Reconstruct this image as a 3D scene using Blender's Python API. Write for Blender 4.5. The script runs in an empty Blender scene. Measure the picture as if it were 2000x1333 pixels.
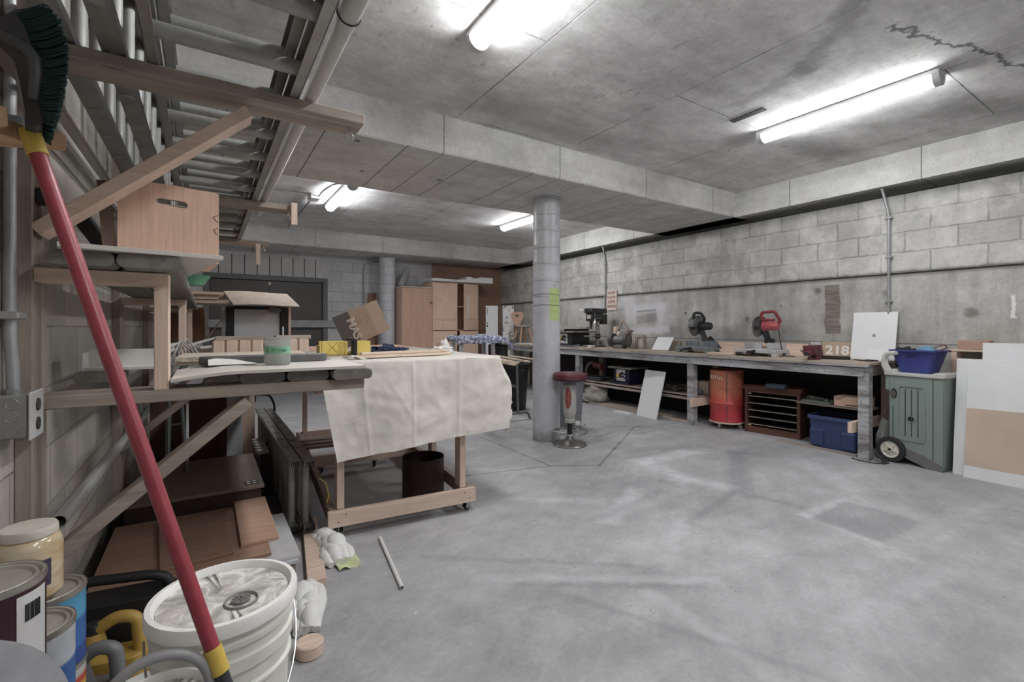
import bpy, bmesh, math, random
from mathutils import Matrix, Vector, noise
random.seed(7)
SC = bpy.context.scene
COL = SC.collection
PI = math.pi
V = Vector

def lin(c):
    c /= 255.0
    return c / 12.92 if c <= 0.04045 else ((c + 0.055) / 1.055) ** 2.4
def rgb(r, g, b):
    return (lin(r), lin(g), lin(b), 1.0)

# ------------------------------------------------------------------ mesh building
class M:
    def __init__(s):
        s.v = []; s.f = []; s.X = Matrix.Identity(4); s.mi = []; s.cur = 0
    def at(s, loc=(0, 0, 0), rx=0, ry=0, rz=0):
        s.X = Matrix.Translation(V(loc)) @ Matrix.Rotation(rz, 4, 'Z') @ Matrix.Rotation(ry, 4, 'Y') @ Matrix.Rotation(rx, 4, 'X')
        return s
    def add(s, vs, fs):
        o = len(s.v)
        s.v += [tuple(s.X @ V(p)) for p in vs]
        for f in fs:
            s.f.append(tuple(i + o for i in f)); s.mi.append(s.cur)
        return s
    def bm(s, b):
        b.verts.ensure_lookup_table(); b.verts.index_update()
        vs = [tuple(v.co) for v in b.verts]
        fs = [tuple(v.index for v in f.verts) for f in b.faces]
        b.free()
        return s.add(vs, fs)
    def box(s, x0, x1, y0, y1, z0, z1, bev=0, seg=1):
        b = bmesh.new()
        bmesh.ops.create_cube(b, size=1.0)
        for v in b.verts:
            v.co = V(((x0 + x1) / 2 + v.co.x * (x1 - x0), (y0 + y1) / 2 + v.co.y * (y1 - y0), (z0 + z1) / 2 + v.co.z * (z1 - z0)))
        if bev:
            bmesh.ops.bevel(b, geom=list(b.edges), offset=bev, segments=seg, affect='EDGES', profile=0.5)
        return s.bm(b)
    def bar(s, p, q, w, h, up=(0, 0, 1), bev=0):
        # a straight timber from p to q: w across, h along the up side
        p, q = V(p), V(q); d = (q - p); L = d.length; d.normalize()
        u = V(up); side = d.cross(u).normalized(); u = side.cross(d).normalized()
        R = Matrix((d, side, u)).transposed().to_4x4()
        old = s.X
        s.X = old @ Matrix.Translation((p + q) / 2) @ R
        s.box(-L / 2, L / 2, -w / 2, w / 2, -h / 2, h / 2, bev)
        s.X = old
        return s
    def tube(s, pts, r, n=10, caps=True, closed=False):
        pts = [V(p) for p in pts]; N = len(pts)
        rr = r if isinstance(r, (list, tuple)) else [r] * N
        vs = []; fs = []
        up = None
        for i, p in enumerate(pts):
            a = pts[i - 1] if (i > 0 or closed) else pts[i]
            c = pts[(i + 1) % N] if (i < N - 1 or closed) else pts[i]
            t = (c - a).normalized()
            if up is None:
                up = V((0, 0, 1)) if abs(t.z) < 0.9 else V((1, 0, 0))
            x = t.cross(up)
            if x.length < 1e-5: x = t.cross(V((0, 1, 0)))
            x.normalize(); up = x.cross(t).normalized()
            for k in range(n):
                an = 2 * PI * k / n
                vs.append(p + (x * math.cos(an) + up * math.sin(an)) * rr[i])
        R = N if closed else N - 1
        for i in range(R):
            j = (i + 1) % N
            for k in range(n):
                k2 = (k + 1) % n
                fs.append((i * n + k, i * n + k2, j * n + k2, j * n + k))
        if caps and not closed:
            fs.append(tuple(range(n - 1, -1, -1))); fs.append(tuple((N - 1) * n + k for k in range(n)))
        return s.add(vs, fs)
    def lathe(s, prof, n=32, cx=0, cy=0, cz=0, a0=0, a1=2 * PI, sx=1, sy=1):
        full = abs(a1 - a0 - 2 * PI) < 1e-6
        cols = n if full else n + 1
        vs = []; fs = []
        for (r, z) in prof:
            for k in range(cols):
                an = a0 + (a1 - a0) * k / n
                vs.append((cx + r * math.cos(an) * sx, cy + r * math.sin(an) * sy, cz + z))
        for i in range(len(prof) - 1):
            for k in range(n):
                k2 = (k + 1) % cols
                a, b_, c, d = i * cols + k, i * cols + k2, (i + 1) * cols + k2, (i + 1) * cols + k
                if prof[i][0] < 1e-6: fs.append((a, c, d))
                elif prof[i + 1][0] < 1e-6: fs.append((a, b_, d))
                else: fs.append((a, b_, c, d))
        return s.add(vs, fs)
    def prism(s, poly, d0, d1, ax='z', bev=0):
        # polygon in two coordinates pulled along the third
        b = bmesh.new()
        def pt(u, w, d):
            return {'z': (u, w, d), 'y': (u, d, w), 'x': (d, u, w)}[ax]
        lo = [b.verts.new(pt(u, w, d0)) for u, w in poly]
        hi = [b.verts.new(pt(u, w, d1)) for u, w in poly]
        n = len(poly)
        b.faces.new(lo); b.faces.new(hi)
        for i in range(n):
            b.faces.new((lo[i], lo[(i + 1) % n], hi[(i + 1) % n], hi[i]))
        bmesh.ops.recalc_face_normals(b, faces=b.faces)
        if bev:
            bmesh.ops.bevel(b, geom=list(b.edges), offset=bev, segments=1, affect='EDGES', profile=0.5)
        return s.bm(b)
    def grid(s, nu, nv, fn, thick=0, cu=False):
        vs = [fn(i / (nu if cu else nu - 1), j / (nv - 1)) for i in range(nu) for j in range(nv)]
        fs = []
        for i in range(nu if cu else nu - 1):
            for j in range(nv - 1):
                i2 = (i + 1) % nu
                fs.append((i * nv + j, i2 * nv + j, i2 * nv + j + 1, i * nv + j + 1))
        if not thick:
            return s.add(vs, fs)
        b = bmesh.new()
        bv = [b.verts.new(p) for p in vs]
        for f in fs:
            try: b.faces.new([bv[i] for i in f])
            except ValueError: pass
        bmesh.ops.recalc_face_normals(b, faces=b.faces)
        bmesh.ops.solidify(b, geom=list(b.faces), thickness=thick)
        return s.bm(b)
    def blob(s, c, size, seed=0, amp=0.25, fr=2.0, sub=3):
        b = bmesh.new()
        bmesh.ops.create_icosphere(b, subdivisions=sub, radius=1.0)
        for v in b.verts:
            d = v.co.normalized()
            k = 1 + amp * (noise.noise(d * fr + V((seed * 7.3, seed * 3.1, seed))) + 0.5 * noise.noise(d * fr * 2.3 + V((seed, 5, 2))))
            v.co = V((c[0] + d.x * k * size[0], c[1] + d.y * k * size[1], c[2] + max(d.z * k, -0.75) * size[2]))
        return s.bm(b)
    def shape(s, poly, hole=None, d0=0, d1=.01, ax='y'):
        # a flat plate with a hole (both loops given, same direction), pulled to a thickness
        def pt(u, w, d):
            return {'z': (u, w, d), 'y': (u, d, w), 'x': (d, u, w)}[ax]
        n = len(poly); assert len(hole) == n
        vs = [pt(u, w, d0) for u, w in poly] + [pt(u, w, d0) for u, w in hole] + [pt(u, w, d1) for u, w in poly] + [pt(u, w, d1) for u, w in hole]
        fs = []
        for i in range(n):
            j = (i + 1) % n
            fs += [(i, j, n + j, n + i), (2 * n + i, 3 * n + i, 3 * n + j, 2 * n + j), (i, 2 * n + i, 2 * n + j, j), (n + i, n + j, 3 * n + j, 3 * n + i)]
        return s.add(vs, fs)

WM = {}
def mesh_of(m, name, mats, inv, smooth):
    me = bpy.data.meshes.new(name)
    me.from_pydata([tuple(inv @ V(p)) for p in m.v], [], m.f)
    if not isinstance(mats, (list, tuple)): mats = [mats]
    for k in mats: me.materials.append(k)
    for p, i in zip(me.polygons, m.mi): p.material_index = i
    b = bmesh.new(); b.from_mesh(me)
    bmesh.ops.recalc_face_normals(b, faces=b.faces)
    b.to_mesh(me); b.free()
    if smooth:
        for p in me.polygons: p.use_smooth = True
        me.set_sharp_from_angle(angle=math.radians(smooth))
    me.update()
    return me
def tag(o, label=None, cat=None, group=None, kind=None):
    if label: o['label'] = label
    if cat: o['category'] = cat
    if group: o['group'] = group
    if kind: o['kind'] = kind
    return o
def thing(name, label, cat, loc=(0, 0, 0), rz=0, group=None, rx=0, ry=0):
    o = bpy.data.objects.new(name, None); COL.objects.link(o)
    o.empty_display_size = .05
    o.location = loc; o.rotation_euler = (rx, ry, rz)
    WM[o] = Matrix.Translation(V(loc)) @ o.rotation_euler.to_matrix().to_4x4()
    return tag(o, label, cat, group)
def part(name, m, mat, par, world=False, smooth=35, label=None, kind=None):
    inv = WM[par].inverted() if world else Matrix.Identity(4)
    o = bpy.data.objects.new(name, mesh_of(m, name, mat, inv, smooth)); COL.objects.link(o)
    o.parent = par
    WM[o] = WM[par]
    return tag(o, label, None, None, kind)
def solo(name, m, mat, label, cat, group=None, kind=None, smooth=35, rz=0):
    xs = [p[0] for p in m.v]; ys = [p[1] for p in m.v]; zs = [p[2] for p in m.v]
    L = Matrix.Translation(V(((min(xs) + max(xs)) / 2, (min(ys) + max(ys)) / 2, min(zs)))) @ Matrix.Rotation(rz, 4, 'Z')
    o = bpy.data.objects.new(name, mesh_of(m, name, mat, L.inverted(), smooth)); COL.objects.link(o)
    o.location = L.translation; o.rotation_euler = (0, 0, rz)
    WM[o] = L
    return tag(o, label, cat, group, kind)
def struct(name, m, mat, par=None, smooth=35):
    # the setting keeps the room's own origin so its materials run in room metres
    o = bpy.data.objects.new(name, mesh_of(m, name, mat, Matrix.Identity(4), smooth)); COL.objects.link(o)
    WM[o] = Matrix.Identity(4)
    if par: o.parent = par
    else: o['kind'] = 'structure'
    return o
def dup(o, loc=None, rz=None, label=None, group=None, par=None):
    kids = [c for c in bpy.data.objects if c.parent == o]
    r = o.copy(); COL.objects.link(r)
    if par is not None: r.parent = par
    if loc is not None: r.location = loc
    if rz is not None: r.rotation_euler = (r.rotation_euler[0], r.rotation_euler[1], rz)
    if label: r['label'] = label
    if group: r['group'] = group
    for c in kids: dup(c, par=r)
    return r
def text(name, body, size, mat, par, mtx, depth=.0006, sx=1.0, world=False, bold=0.0):
    cu = bpy.data.curves.new(name, 'FONT'); cu.body = body; cu.size = size; cu.extrude = depth; cu.offset = bold
    cu.align_x = 'CENTER'; cu.align_y = 'CENTER'
    t = bpy.data.objects.new(name + '_tmp', cu)
    COL.objects.link(t)
    me = bpy.data.meshes.new_from_object(t.evaluated_get(bpy.context.evaluated_depsgraph_get()))
    bpy.data.objects.remove(t); bpy.data.curves.remove(cu)
    me.transform(Matrix.Scale(sx, 4, V((1, 0, 0))))
    me.transform((WM[par].inverted() @ mtx) if world else mtx)
    me.materials.clear(); me.materials.append(mat)
    o = bpy.data.objects.new(name, me); COL.objects.link(o); o.parent = par
    WM[o] = WM[par]
    return o
def mtx(loc, x, y):
    x = V(x).normalized(); y = V(y).normalized(); z = x.cross(y)
    R = Matrix((x, y, z)).transposed().to_4x4()
    return Matrix.Translation(V(loc)) @ R
def bend(pts, r=.05, n=5):
    # rounded polyline
    pts = [V(p) for p in pts]; out = [pts[0]]
    for i in range(1, len(pts) - 1):
        a, b, c = pts[i - 1], pts[i], pts[i + 1]
        ra = min(r, (a - b).length * .45, (c - b).length * .45)
        p0 = b + (a - b).normalized() * ra; p1 = b + (c - b).normalized() * ra
        for k in range(n + 1):
            t = k / n
            out.append(p0 * (1 - t) ** 2 + b * 2 * t * (1 - t) + p1 * t * t)
    out.append(pts[-1])
    return out
def rrect(w, h, r, n=4, cx=0, cy=0):
    o = []
    for sx, sy, a in ((1, 1, 0), (-1, 1, 90), (-1, -1, 180), (1, -1, 270)):
        for k in range(n + 1):
            an = math.radians(a + 90 * k / n)
            o.append((cx + sx * (w / 2 - r) + r * math.cos(an), cy + sy * (h / 2 - r) + r * math.sin(an)))
    return o
def circ(r, n=24, cx=0, cy=0, a0=0, sx=1, sy=1):
    return [(cx + sx * r * math.cos(a0 + 2 * PI * k / n), cy + sy * r * math.sin(a0 + 2 * PI * k / n)) for k in range(n)]

# ------------------------------------------------------------------ materials
MC = {}
class NT:
    def __init__(s, name):
        s.m = bpy.data.materials.new(name); s.m.use_nodes = True
        s.t = s.m.node_tree; s.t.nodes.clear()
        s.out = s.t.nodes.new('ShaderNodeOutputMaterial')
        s.b = s.t.nodes.new('ShaderNodeBsdfPrincipled')
        s.l(s.b.outputs[0], s.out.inputs[0])
        s.tc = s.t.nodes.new('ShaderNodeTexCoord')
        s.pos = s.tc.outputs['Object']
    def l(s, a, b): s.t.links.new(a, b)
    def setin(s, sock, v):
        if hasattr(v, 'is_linked') or isinstance(v, bpy.types.NodeSocket): s.l(v, sock)
        else: sock.default_value = v
    def math(s, op, a, b=0.5, c=None, clamp=False):
        n = s.t.nodes.new('ShaderNodeMath'); n.operation = op; n.use_clamp = clamp
        s.setin(n.inputs[0], a); s.setin(n.inputs[1], b)
        if c is not None: s.setin(n.inputs[2], c)
        return n.outputs[0]
    def vmul(s, v, k):
        n = s.t.nodes.new('ShaderNodeVectorMath'); n.operation = 'MULTIPLY'
        s.setin(n.inputs[0], v); n.inputs[1].default_value = k
        return n.outputs[0]
    def vadd(s, v, k):
        n = s.t.nodes.new('ShaderNodeVectorMath'); n.operation = 'ADD'
        s.setin(n.inputs[0], v); s.setin(n.inputs[1], k)
        return n.outputs[0]
    def sep(s, v):
        n = s.t.nodes.new('ShaderNodeSeparateXYZ'); s.l(v, n.inputs[0]); return n.outputs
    def comb(s, x, y, z):
        n = s.t.nodes.new('ShaderNodeCombineXYZ')
        for i, k in enumerate((x, y, z)): s.setin(n.inputs[i], k)
        return n.outputs[0]
    def noise(s, v, sc, det=4, rough=.55, dist=0):
        n = s.t.nodes.new('ShaderNodeTexNoise'); s.l(v, n.inputs['Vector'])
        n.inputs['Scale'].default_value = sc; n.inputs['Detail'].default_value = det
        n.inputs['Roughness'].default_value = rough; n.inputs['Distortion'].default_value = dist
        return n.outputs['Fac']
    def voro(s, v, sc, feat='F1'):
        n = s.t.nodes.new('ShaderNodeTexVoronoi'); s.l(v, n.inputs['Vector']); n.feature = feat
        n.inputs['Scale'].default_value = sc
        return n.outputs['Distance']
    def rng(s, v, a, b, c=0.0, d=1.0, smooth=False):
        n = s.t.nodes.new('ShaderNodeMapRange'); s.l(v, n.inputs[0]); n.clamp = True
        if smooth: n.interpolation_type = 'SMOOTHSTEP'
        for i, k in enumerate((a, b, c, d)): n.inputs[i + 1].default_value = k
        return n.outputs[0]
    def mix(s, f, a, b, mode='MIX'):
        n = s.t.nodes.new('ShaderNodeMix'); n.data_type = 'RGBA'; n.blend_type = mode
        s.setin(n.inputs[0], f); s.setin(n.inputs[6], a); s.setin(n.inputs[7], b)
        return n.outputs[2]
    def ramp(s, f, stops):
        n = s.t.nodes.new('ShaderNodeValToRGB'); s.l(f, n.inputs[0])
        e = n.color_ramp.elements
        while len(e) < len(stops): e.new(.5)
        for el, (p, c) in zip(e, stops): el.position = p; el.color = c
        return n.outputs[0]
    def gain(s, col, f):
        # multiply a colour by a scalar field
        n = s.t.nodes.new('ShaderNodeVectorMath'); n.operation = 'SCALE'
        s.l(col, n.inputs[0]) if not isinstance(col, tuple) else setattr(n.inputs[0], 'default_value', col[:3])
        s.setin(n.inputs['Scale'], f)
        return n.outputs[0]
    def bump(s, h, st=.3, d=.01):
        n = s.t.nodes.new('ShaderNodeBump'); n.inputs['Strength'].default_value = st; n.inputs['Distance'].default_value = d
        s.l(h, n.inputs['Height']); s.l(n.outputs[0], s.b.inputs['Normal'])
    def rnd(s):
        n = s.t.nodes.new('ShaderNodeObjectInfo'); return n.outputs['Random']
    def seg(s, p2, a, b, w, soft):
        # 1 on a line from a to b of half width w, fading over soft
        ax, ay = a; bx, by = b; L = math.hypot(bx - ax, by - ay); ux, uy = (bx - ax) / L, (by - ay) / L
        x, y = p2
        dx = s.math('SUBTRACT', x, ax); dy = s.math('SUBTRACT', y, ay)
        al = s.math('ADD', s.math('MULTIPLY', dx, ux), s.math('MULTIPLY', dy, uy))
        pe = s.math('ABSOLUTE', s.math('SUBTRACT', s.math('MULTIPLY', dx, uy), s.math('MULTIPLY', dy, ux)))
        ex = s.math('SUBTRACT', s.math('ABSOLUTE', s.math('SUBTRACT', al, L / 2)), L / 2)
        d = s.math('MAXIMUM', pe, ex)
        return s.rng(d, w, w + soft, 1, 0, True)
    def rect(s, p2, x0, x1, y0, y1, soft):
        x, y = p2
        dx = s.math('SUBTRACT', s.math('ABSOLUTE', s.math('SUBTRACT', x, (x0 + x1) / 2)), (x1 - x0) / 2)
        dy = s.math('SUBTRACT', s.math('ABSOLUTE', s.math('SUBTRACT', y, (y0 + y1) / 2)), (y1 - y0) / 2)
        return s.rng(s.math('MAXIMUM', dx, dy), 0, soft, 1, 0, True)
    def fin(s, col, rough=.6, metal=0, spec=None):
        s.setin(s.b.inputs['Base Color'], col)
        s.setin(s.b.inputs['Roughness'], rough)
        s.b.inputs['Metallic'].default_value = metal
        if spec is not None: s.b.inputs['Specular IOR Level'].default_value = spec
        return s.m

def plain(name, c, rough=.55, metal=0, var=.10, sc=14, bump=0, dirt=0, dirtc=(60, 56, 52)):
    if name in MC: return MC[name]
    n = NT(name); c = soft(c, .82)
    f = n.noise(n.pos, sc, 5, .6)
    col = n.gain(rgb(*c), n.rng(f, .25, .75, 1 - var, 1 + var))
    if dirt:
        g = n.noise(n.pos, sc * .35, 6, .7)
        col = n.mix(n.rng(g, .52, .72, 0, dirt), col, rgb(*dirtc))
    if bump: n.bump(n.noise(n.pos, sc * 6, 3), bump, .004)
    MC[name] = n.fin(col, n.rng(f, .2, .8, max(rough - .07, 0.05), min(rough + .07, 1)), metal)
    return MC[name]
def soft(c, k):
    g = .3 * c[0] + .59 * c[1] + .11 * c[2]
    return tuple(g + (x - g) * k for x in c)
def wood(name, c, axis='x', c2=None, rough=.62, grain=1.0, dirt=.15):
    key = name + '_' + axis
    if key in MC: return MC[key]
    c2 = soft(c2, .9) if c2 else None; c = soft(c, .9)
    n = NT(key)
    k = {'x': (1.2, 22, 22), 'y': (22, 1.2, 22), 'z': (22, 22, 1.2)}[axis]
    off = n.math('MULTIPLY', n.rnd(), 37.0)
    v = n.vadd(n.vmul(n.pos, k), n.comb(off, off, off))
    f = n.noise(v, 1.0, 5, .6, .6)
    fine = n.noise(n.vmul(v, (2.0, 2.0, 2.0)), 2.5, 3, .6)
    c2 = c2 or tuple(x * .72 for x in c)
    col = n.mix(n.rng(f, .32, .68, 0, grain), rgb(*c), rgb(*c2))
    col = n.gain(col, n.rng(fine, .3, .7, .88, 1.1))
    col = n.gain(col, n.rng(n.rnd(), 0, 1, .88, 1.1))
    d = n.noise(n.vadd(n.pos, n.comb(off, 0.0, off)), 3.0, 6, .7)
    col = n.mix(n.rng(d, .55, .75, 0, dirt), col, rgb(70, 64, 58))
    kn = n.voro(n.vadd(n.vmul(n.pos, {'x': (2.2, 9, 9), 'y': (9, 2.2, 9), 'z': (9, 9, 2.2)}[axis]), n.comb(off, off, off)), 1.0)
    col = n.mix(n.rng(kn, .05, .10, .55 * grain, 0), col, rgb(*[x * .5 for x in c]))
    n.bump(fine, .15, .002)
    MC[key] = n.fin(col, rough, 0, .3)
    return MC[key]
def metal(name, c, rough=.4, axis=None, var=.15, met=.85):
    key = name + (axis or '')
    if key in MC: return MC[key]
    n = NT(key)
    v = n.vmul(n.pos, {None: (12, 12, 12), 'x': (3, 60, 60), 'y': (60, 3, 60), 'z': (60, 60, 3)}[axis])
    f = n.noise(v, 1, 5, .65)
    g = n.noise(n.pos, 5, 6, .7)
    col = n.gain(n.gain(rgb(*c), n.rng(f, .3, .7, 1 - var, 1 + var)), n.rng(g, .3, .75, 1.08, .7))
    MC[key] = n.fin(col, n.rng(f, .3, .7, rough - .1, rough + .12), met)
    return MC[key]
def emis(name, c, st):
    if name in MC: return MC[name]
    n = NT(name)
    n.fin(rgb(*c), .5)
    n.b.inputs['Emission Color'].default_value = rgb(*c)
    n.b.inputs['Emission Strength'].default_value = st
    MC[name] = n.m
    return n.m

def concrete_nodes(n, base, v, streak=None, amp=1.0):
    big = n.noise(v, .9, 5, .6)
    med = n.noise(v, 4.5, 7, .68)
    fine = n.noise(v, 45, 3, .6)
    col = n.gain(base, n.rng(big, .3, .7, 1 - .22 * amp, 1 + .22 * amp))
    col = n.gain(col, n.rng(med, .28, .72, 1 - .25 * amp, 1 + .22 * amp))
    col = n.gain(col, n.rng(fine, .3, .7, .93, 1.07))
    if streak:
        st = n.noise(n.vmul(v, streak), 1.0, 6, .65)
        col = n.gain(col, n.rng(st, .3, .7, 1 - .2 * amp, 1 + .18 * amp))
    # air holes
    pit = n.voro(v, 17)
    gate = n.noise(v, 2.2, 3)
    col = n.mix(n.math('MULTIPLY', n.rng(pit, .04, .09, .75, 0), n.rng(gate, .5, .62, 0, 1)), col, rgb(45, 45, 44))
    return col, med, fine, big
# ------------------------------------------------------------------ the room
FAR = 9.75; H = 2.99; BK = -4.2
def xr(y, near, slope):      # the right side of the room splays out slightly beyond the middle beam
    return near + max(0.0, y - 4.2) * slope

# floor: trowelled concrete with saw-cut joints and overspray left round pieces that were painted there
n = NT('floor_concrete')
x, y, z = n.sep(n.pos)
col, med, fine, big = concrete_nodes(n, rgb(166, 166, 168), n.pos, (.5, 3.0, 1), .75)
wob = n.noise(n.pos, 7, 4)
xx = n.math('ADD', x, n.math('MULTIPLY', n.math('SUBTRACT', wob, .5), .10))
w2 = n.noise(n.vadd(n.pos, (9.0, 3.0, 0.0)), 7, 4)
yy = n.math('ADD', y, n.math('MULTIPLY', n.math('SUBTRACT', w2, .5), .10))
P = (xx, yy)
patch = n.noise(n.pos, 1.6, 9, .72)
col = n.mix(n.rng(patch, .52, .72, 0, .30), col, rgb(182, 184, 186))
col = n.mix(n.rng(n.noise(n.vadd(n.pos, (4.0, 8.0, 0.0)), 1.3, 9, .74), .54, .72, 0, .40), col, rgb(112, 110, 112))
rot = n.comb(n.math('ADD', n.math('MULTIPLY', x, .82), n.math('MULTIPLY', y, .57)), n.math('SUBTRACT', n.math('MULTIPLY', y, .82), n.math('MULTIPLY', x, .57)), 0.0)
tr = n.noise(n.vmul(rot, (1.1, 11, 1)), 1.6, 8, .7)
col = n.gain(col, n.rng(tr, .3, .7, .93, 1.06))
tr = n.noise(n.vmul(n.vadd(rot, (7.0, 3.0, 0.0)), (9, 1.2, 1)), 1.6, 8, .7)
col = n.gain(col, n.rng(tr, .3, .7, .97, 1.025))
for a, b, w, s, k in [((3.42, 3.0), (4.0, 2.98), .02, .14, .75), ((4.0, 2.98), (4.5, 2.78), .01, .12, .5), ((3.4, 2.95), (3.3, 2.5), .02, .16, .6),
                      ((3.28, 2.5), (3.42, 2.15), .01, .12, .5), ((3.35, 1.56), (3.86, 1.54), .005, .06, .45), ((3.34, 1.56), (3.25, 1.13), .005, .06, .4),
                      ((2.75, 2.5), (2.2, 2.2), .01, .10, .5), ((2.55, 1.94), (2.2, 1.75), .01, .08, .35), ((1.87, 2.86), (2.35, 2.5), .01, .08, .4),
                      ((1.13, 2.06), (2.1, 1.4), .01, .05, .35), ((1.75, 1.5), (1.7, .8), .01, .05, .3), ((2.3, .9), (3.2, .8), .01, .07, .25),
                      ((4.2, 1.6), (4.7, 2.3), .02, .15, .3), ((2.0, 3.6), (2.4, 3.3), .01, .1, .3)]:
    m_ = n.math('MULTIPLY', n.seg(P, a, b, w, s), n.rng(n.noise(n.pos, 11, 5), .3, .65, k * .3, k))
    col = n.mix(m_, col, rgb(208, 209, 213))
for a, b, w, s, k in [((4.5, 2.75), (3.5, 2.12), .015, .14, .32), ((4.6, 2.42), (4.35, 2.86), .01, .12, .22), ((3.4, 2.08), (2.6, 1.9), .004, .06, .25), ((3.46, 1.66), (3.38, 2.06), .004, .05, .2),
                      ((2.9, 2.38), (2.2, 2.27), .004, .06, .2), ((1.3, 1.9), (2.0, 1.4), .003, .05, .22), ((1.0, 2.4), (1.9, 1.7), .003, .04, .2), ((1.85, .8), (1.4, 1.7), .003, .04, .2)]:
    col = n.mix(n.math('MULTIPLY', n.seg(P, a, b, w, s), k), col, rgb(86, 86, 92))
col = n.mix(n.math('MULTIPLY', n.rect(P, 3.32, 3.82, 1.13, 1.5, .05), .30), col, rgb(104, 105, 108))
PJ = (x, y)
for a, b in [((2.62, 4.7), (2.6, 3.36)), ((2.6, 3.36), (2.98, 3.13)), ((2.98, 3.13), (4.5, 4.1)), ((1.2, 3.65), (2.6, 3.36)), ((4.5, 4.1), (5.2, 3.95))]:
    col = n.mix(n.math('MULTIPLY', n.seg(PJ, a, b, .006, .012), n.rng(n.noise(n.pos, 6, 4), .35, .6, .15, .6)), col, rgb(70, 68, 66))
sp = n.voro(n.pos, 6.5)
col = n.mix(n.math('MULTIPLY', n.rng(sp, .03, .06, .8, 0), n.rng(n.noise(n.pos, 2), .5, .6)), col, rgb(225, 226, 228))
sp = n.voro(n.vadd(n.pos, (3.3, 1.7, 0.0)), 5)
col = n.mix(n.math('MULTIPLY', n.rng(sp, .025, .05, .8, 0), n.rng(n.noise(n.pos, 1.4), .5, .6)), col, rgb(72, 66, 60))
for a, b in [((4.50, 4.02), (4.75, 3.92)), ((4.75, 3.92), (4.92, 3.98)), ((4.2, 3.85), (4.36, 3.78)), ((3.75, 4.35), (4.1, 4.55)), ((3.7, 3.95), (4.0, 4.0))]:
    col = n.mix(n.math('MULTIPLY', n.seg(P, a, b, .003, .012), .7), col, rgb(74, 70, 66))
n.bump(n.math('ADD', med, n.math('MULTIPLY', fine, .4)), .12, .01)
FLOOR = n.fin(col, n.rng(med, .3, .7, .5, .72), 0, .35)
m = M().box(-.9, 6.6, BK - .3, FAR + .4, -.2, 0)
struct('floor', m, FLOOR)

# ceiling: board-marked concrete with panel joints
n = NT('ceiling_concrete')
x, y, z = n.sep(n.pos)
col, med, fine, big = concrete_nodes(n, rgb(214, 214, 214), n.pos, (1.2, 5, 1), .8)
br = n.t.nodes.new('ShaderNodeTexBrick')
n.l(n.vadd(n.comb(y, x, 0.0), (.15, .69, 0.0)), br.inputs['Vector'])
br.inputs['Scale'].default_value = 1; br.inputs['Brick Width'].default_value = 2.44; br.inputs['Row Height'].default_value = 1.22
br.inputs['Mortar Size'].default_value = .006; br.inputs['Mortar Smooth'].default_value = .5
col = n.mix(n.math('MULTIPLY', br.outputs['Fac'], n.rng(n.noise(n.pos, 2.2), .4, .6, .1, .8)), col, rgb(70, 70, 69))
wx = n.math('ADD', x, n.math('MULTIPLY', n.math('SUBTRACT', n.noise(n.pos, 5, 6, .7), .5), .35))
wy = n.math('ADD', y, n.math('MULTIPLY', n.math('SUBTRACT', n.noise(n.vadd(n.pos, (5.0, 2.0, 0.0)), 6, 6, .7), .5), .3))
P = (wx, wy)
for a, b, w, s, k in [((3.3, 1.1), (4.2, .85), .006, .02, .75), ((4.2, .85), (5.5, .55), .006, .025, .75), ((2.6, .75), (3.4, 1.6), .02, .10, .35), ((3.4, 1.6), (3.5, 2.1), .02, .10, .3), ((4.6, 2.3), (5.3, 2.2), .03, .2, .3), ((5.0, 1.2), (5.6, .8), .05, .3, .35), ((1.8, 3.2), (3.5, 3.3), .05, .3, .25)]:
    col = n.mix(n.math('MULTIPLY', n.seg(P, a, b, w, s), k), col, rgb(66, 66, 65))
col = n.mix(n.math('MULTIPLY', n.rng(n.noise(n.vmul(n.pos, (7, 3, 1)), 2.0, 6, .75), .56, .68, 0, .5), n.rng(n.noise(n.vadd(n.pos, (1.0, 0.0, 0.0)), 1.0), .45, .6)), col, rgb(92, 92, 91))
n.bump(n.math('ADD', med, n.math('MULTIPLY', br.outputs['Fac'], -.6)), .25, .012)
CEIL = n.fin(col, .85, 0, .25)
struct('ceiling', M().box(-.9, 6.6, BK - .3, FAR + .4, H, H + .25), CEIL)

# beams
def beam_mat(name, axes, jn):
    n = NT(name)
    X3 = n.sep(n.pos)
    col, med, fine, big = concrete_nodes(n, rgb(206, 206, 204), n.pos, axes, .65)
    u = X3[jn]
    for k, w in ((0.15, 1.22),):
        fr = n.math('ABSOLUTE', n.math('SUBTRACT', n.math('FRACT', n.math('ADD', n.math('DIVIDE', u, w), k)), .5))
        col = n.mix(n.rng(fr, .002, .006, .75, 0), col, rgb(84, 84, 82))
    if jn == 0:
        fr = n.math('ABSOLUTE', n.math('SUBTRACT', n.math('FRACT', n.math('ADD', n.math('DIVIDE', u, .61), .3)), .5))
        und = n.math('MULTIPLY', n.rng(fr, .004, .012, .8, 0), n.math('LESS_THAN', X3[2], 2.685))
        col = n.mix(und, col, rgb(70, 70, 68))
    tie = n.voro(n.vmul(n.pos, (1.0, 1.0, 1.0)), 2.1)
    col = n.mix(n.rng(tie, .035, .07, .8, 0), col, rgb(70, 69, 66))
    n.bump(med, .3, .012)
    return n.fin(col, .85, 0, .25)
BX = beam_mat('beam_concrete_across', (.7, 3, 5), 0)
BY = beam_mat('beam_concrete_along', (3, .7, 5), 1)
m = M().box(-.6, 6.1, 3.55, 4.89, 2.68, H + .02, .012)
struct('trim_1', m, BX)
m = M()
ys = [BK, 4.2, FAR + .1]
lo = [(xr(yv, 5.78, .024), yv) for yv in ys]; hi = [(6.5, yv) for yv in ys[::-1]]
m.prism(lo + hi, 2.68, H + .02)
struct('trim_2', m, BY)
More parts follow.
